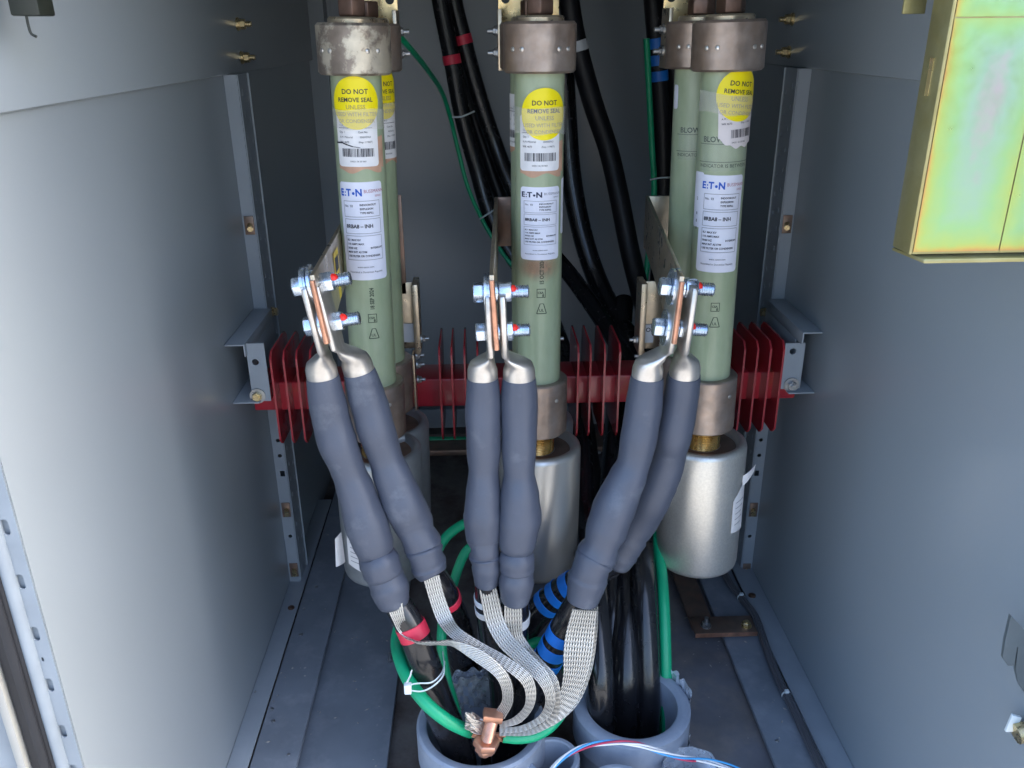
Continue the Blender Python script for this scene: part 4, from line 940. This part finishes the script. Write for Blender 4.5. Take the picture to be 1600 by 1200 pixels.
# ------------------------------------------------------------------ braids
def braid(label, st, strands=7, th=.0034):
    """st: list of (left u,v,Y, right u,v,Y)"""
    Lp = smooth_path([PY(*s[0:3]) for s in st], 10); Rp = smooth_path([PY(*s[3:6]) for s in st], 10); n = strands * 6; m = MB(); ln = 0
    for i in range(len(Lp)):
        c = (Lp[i] + Rp[i]) / 2; j = min(i + 1, len(Lp) - 1); k = max(i - 1, 0)
        t = ((Lp[j] + Rp[j]) - (Lp[k] + Rp[k])).normalized(); wv = Rp[i] - Lp[i]; wv = wv - t * wv.dot(t); nn = t.cross(wv).normalized()
        if i: ln += (c - (Lp[i - 1] + Rp[i - 1]) / 2).length
        ring = []
        for s in range(n + 1):
            a = s / n; h = th * (.08 + .92 * abs(math.sin(math.pi * strands * a)) ** .7) * (.75 + .25 * math.sin(math.pi * a)); ring.append((c + wv * (a - .5) + nn * h / 2, a))
        for s in range(n + 1):
            a = 1 - s / n; h = th * (.08 + .92 * abs(math.sin(math.pi * strands * a)) ** .7) * (.75 + .25 * math.sin(math.pi * a)); ring.append((c + wv * (a - .5) - nn * h / 2, a))
        for p, a in ring: m.uv[len(m.v)] = (a, ln); m.v.append(p)
    N = 2 * (n + 1)
    for i in range(len(Lp) - 1):
        for s in range(N): m.f.append((i * N + s, i * N + (s + 1) % N, (i + 1) * N + (s + 1) % N, (i + 1) * N + s))
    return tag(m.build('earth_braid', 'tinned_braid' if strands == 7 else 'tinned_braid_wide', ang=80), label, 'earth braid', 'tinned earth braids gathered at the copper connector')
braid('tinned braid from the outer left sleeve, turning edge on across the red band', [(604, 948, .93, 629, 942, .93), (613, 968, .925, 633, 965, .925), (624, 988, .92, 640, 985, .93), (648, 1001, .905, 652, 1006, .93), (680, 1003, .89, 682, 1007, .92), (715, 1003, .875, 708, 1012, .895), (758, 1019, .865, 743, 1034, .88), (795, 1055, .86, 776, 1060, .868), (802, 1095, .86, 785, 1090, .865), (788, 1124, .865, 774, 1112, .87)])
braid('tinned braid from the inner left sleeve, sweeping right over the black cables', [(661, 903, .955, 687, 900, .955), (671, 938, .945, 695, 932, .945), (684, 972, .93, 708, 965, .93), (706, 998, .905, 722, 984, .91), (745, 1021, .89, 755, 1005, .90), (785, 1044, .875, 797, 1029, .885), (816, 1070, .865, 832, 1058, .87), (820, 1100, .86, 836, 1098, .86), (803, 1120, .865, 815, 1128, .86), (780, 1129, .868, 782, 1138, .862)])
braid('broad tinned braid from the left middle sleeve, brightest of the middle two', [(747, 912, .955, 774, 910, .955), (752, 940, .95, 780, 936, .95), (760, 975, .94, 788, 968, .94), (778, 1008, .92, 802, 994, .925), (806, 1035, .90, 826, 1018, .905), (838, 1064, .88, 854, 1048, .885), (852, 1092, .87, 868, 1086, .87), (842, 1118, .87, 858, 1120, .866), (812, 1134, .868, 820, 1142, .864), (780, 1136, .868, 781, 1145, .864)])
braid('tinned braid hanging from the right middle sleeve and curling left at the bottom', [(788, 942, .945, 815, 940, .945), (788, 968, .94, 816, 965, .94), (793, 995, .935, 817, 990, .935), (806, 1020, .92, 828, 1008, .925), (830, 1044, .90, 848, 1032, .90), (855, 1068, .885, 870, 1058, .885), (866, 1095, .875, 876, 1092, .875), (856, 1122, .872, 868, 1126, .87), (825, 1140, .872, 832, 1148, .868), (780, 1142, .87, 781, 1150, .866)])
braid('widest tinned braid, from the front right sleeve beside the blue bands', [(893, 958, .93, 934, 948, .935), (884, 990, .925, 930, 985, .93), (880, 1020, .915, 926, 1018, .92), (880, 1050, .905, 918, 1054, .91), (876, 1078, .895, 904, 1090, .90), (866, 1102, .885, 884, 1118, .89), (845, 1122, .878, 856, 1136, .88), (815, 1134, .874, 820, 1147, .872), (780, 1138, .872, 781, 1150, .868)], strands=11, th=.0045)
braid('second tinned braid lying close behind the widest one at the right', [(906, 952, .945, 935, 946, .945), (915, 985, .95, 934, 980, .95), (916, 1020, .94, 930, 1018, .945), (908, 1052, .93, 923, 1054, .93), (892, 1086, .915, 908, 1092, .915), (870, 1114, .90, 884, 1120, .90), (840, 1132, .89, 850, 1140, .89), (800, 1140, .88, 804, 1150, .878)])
# frayed braid ends left of the connector
m = MB()
for i in range(70):
    a = PY(757 + random.uniform(-2, 2), 1136 + random.uniform(-12, 12), .87); b = PY(732 + random.uniform(-6, 5), 1126 + random.uniform(-13, 14), .868 + random.uniform(-.006, .006))
    mid = a.lerp(b, .5) + Vector((0, random.uniform(-.003, .003), random.uniform(-.003, .003))); m.tube([a, mid, b], .0011, n=6, res=3)
tag(m.build('frayed_braid_ends', 'tinned'), 'frayed silver braid ends sticking out left of the copper connector', 'braid end')
m = MB()
for i in range(26):
    o1 = random.uniform(-7, 7); y_ = .886 + random.uniform(-.006, .004)
    m.tube([PY(732, 1143 + o1, y_), PY(752, 1148 + o1 * .8, y_ - .004), PY(775, 1151 + o1 * .8, y_ - .003), PY(790, 1152 + o1, y_)], .0014, n=6, res=3)
tag(m.build('bare_copper_strands', 'copper'), 'bare copper strands of the green earth wire passing through the connector', 'copper strands')

sb = empty('split_bolt_connector', PY(758, 1165, .86), 'copper split bolt connector clamping the green wire and braids', 'connector')
A = PY(770, 1120, .862); B = PY(756, 1176, .862); d = (B - A).normalized()
L = (B - A).length; wx = Vector((1, 0, 0)); wx = (wx - d * wx.dot(d)).normalized()
MB().thread(A + d * .002, A + d * (L * .70), .0088, .0024, 24).build('threaded_legs', 'copper', sb)
m = MB()
m.hexa([A + wx * x + Vector((0, y, 0)) + d * z for z in (.004, -.006) for x, y in ((-.013, -.008), (.013, -.008), (.013, .010), (-.013, .010))]); m.build('head', 'copper', sb, bevel=.0015)
MB().hexnut(A + d * (L * .62), A + d * (L * .62 + .012), .0185, rot=.4).build('nut', 'copper', sb, bevel=.001)
MB().hexnut(A + d * (L * .62 + .0125), A + d * (L * .62 + .020), .0145, rot=.2).lathe([(.009, .020), (.0085, .026), (.005, .028)], A + d * L * .62, d, 14).build('nut', 'copper', sb, bevel=.001)
MB().box(A.x - .008, A.x + .006, A.y + .012, A.y + .016, A.z - .02, A.z - .005).build('pressure_bar', 'copper', sb)

# ------------------------------------------------------------------ twisted wires at the bottom
base = smooth_path(path([(850, 1215, .86), (880, 1184, .86), (915, 1166, .86), (955, 1160, .86), (995, 1163, .86), (1030, 1174, .865), (1065, 1184, .87), (1110, 1190, .88), (1160, 1205, .885), (1190, 1222, .89)]), 14)
for nm, mt, ph, lab in (('w', 'wire_white', 0, 'thin white wire twisted with coloured ones over the bottom conduit'), ('r', 'wire_red', 1.6, 'thin dark red wire twisted with the others over the bottom conduit'), ('b', 'wire_blue', 3.2, 'thin blue wire twisted with the others over the bottom conduit'), ('w2', 'wire_white', 4.7, 'second thin white wire, lower strand of the twisted bundle')):
    P = []
    for i, p in enumerate(base):
        a = ph + i * .10; sp_ = .0032; spread = 1 + max(0, i - 90) * .03; P.append(p + Vector((0, math.sin(a), math.cos(a))) * .0024 * spread)
    if nm == 'r': P = P[:92]
    tag(MB().tube(P, .0014, n=10, res=1).build('signal_wire', mt), lab, 'wire')

# ------------------------------------------------------------------ copper earth bar on the right floor
eb = empty('copper_earth_bar', PZ(1120, 990, ZF + .01), 'dull copper earth bar with a bolted cross piece under the right condenser can', 'earth bar')
def Zp(u, v, z): return PZ(u, v, z)
zt = ZF + .008
pA = [Zp(1060, 920, zt), Zp(1100, 920, zt), Zp(1118, 966, zt), Zp(1083, 975, zt)]
a0, a1 = Zp(1083, 984, zt), Zp(1119, 984, zt)
x0_, x1_ = a0.x, a1.x; y_f = a0.y
MB().box(x0_, x1_, y_f + .004, 2.1, zt - .006, zt).build('long_bar', 'copper_dull', eb, bevel=.0008)
c0 = Zp(1087, 990, zt + .006); c1 = Zp(1184, 987, zt + .006); ytop = Zp(1120, 963, zt + .006).y
MB().box(c0.x, c1.x, c0.y, ytop, zt + .0002, zt + .006).build('cross_piece', 'copper_dull', eb, bevel=.0008)
MB().box(c0.x, c1.x, c0.y - .0006, c0.y + .0002, zt - .004, zt + .0055).build('cut_edge', 'copper', eb)
for (u, v), mt in (((1103, 978), 'grey_steel'), ((1166, 978), 'yellow_zinc')):
    p = Zp(u, v, zt + .006); MB().cyl(p, p + Vector((0, 0, .002)), .0105).hexnut(p + Vector((0, 0, .002)), p + Vector((0, 0, .0095)), .0085).cyl(p, p + Vector((0, 0, .020 if mt == 'grey_steel' else .012)), .0042).build('bolt', mt, eb)
# control cable bundle along the right floor
cb = empty('control_cable_bundle', Zp(1180, 1000, ZF + .01), 'thin grey black control cable bundle lying along the right floor edge', 'cable bundle')
base = smooth_path([Zp(u, v, ZF + .008) for u, v in ((1128, 890), (1142, 915), (1158, 935), (1176, 958), (1188, 985), (1203, 1030), (1222, 1075), (1238, 1105), (1256, 1145), (1275, 1185), (1295, 1225))], 10)
for k in range(5):
    MB().tube([p + Vector((.0045 * math.cos(k * 1.26 + i * .05), 0, .0045 * math.sin(k * 1.26 + i * .05) + .002)) for i, p in enumerate(base)], .0032, n=10, res=1).build('strand', 'wire_grey', cb)
for u, v in ((1158, 934), (1234, 1087)):
    p = Zp(u, v, ZF + .010); i = min(range(len(base)), key=lambda j: (base[j] - p).length); d = (base[min(i + 1, len(base) - 1)] - base[i - 1]).normalized()
    MB().lathe([(.0088, -.002), (.0092, 0), (.0088, .002)], base[i] + Vector((0, 0, .002)), d, 18, False, False).box(base[i].x - .004, base[i].x + .003, base[i].y - .003, base[i].y + .002, base[i].z + .009, base[i].z + .014).build('cable_tie', 'plastic_white', cb)

m = MB()
for i in range(230):
    left_side = random.random() < .45
    x = random.uniform(XL + .04, xc - .01) if left_side else random.uniform(.24, XR - .05); y = random.uniform(.85, 1.5)
    z = ZF - .002 + .0006 if (x < xb - .022 or x > xd + .022) else ZF - .020 + .0006
    sz = random.choice((.0005, .0008, .0012, .0018)); a = random.uniform(0, 3.14); d1 = Vector((math.cos(a), math.sin(a), 0)) * sz * random.uniform(1, 3); d2 = Vector((-math.sin(a), math.cos(a), 0)) * sz
    p = Vector((x, y, z)); up = Vector((0, 0, sz * .8))
    m.add([p - d1, p - d2, p + d1, p + d2, p + up], [(0, 1, 4), (1, 2, 4), (2, 3, 4), (3, 0, 4)])
tag(m.build('floor_debris', 'concrete_chips', flat=True), kind='stuff')
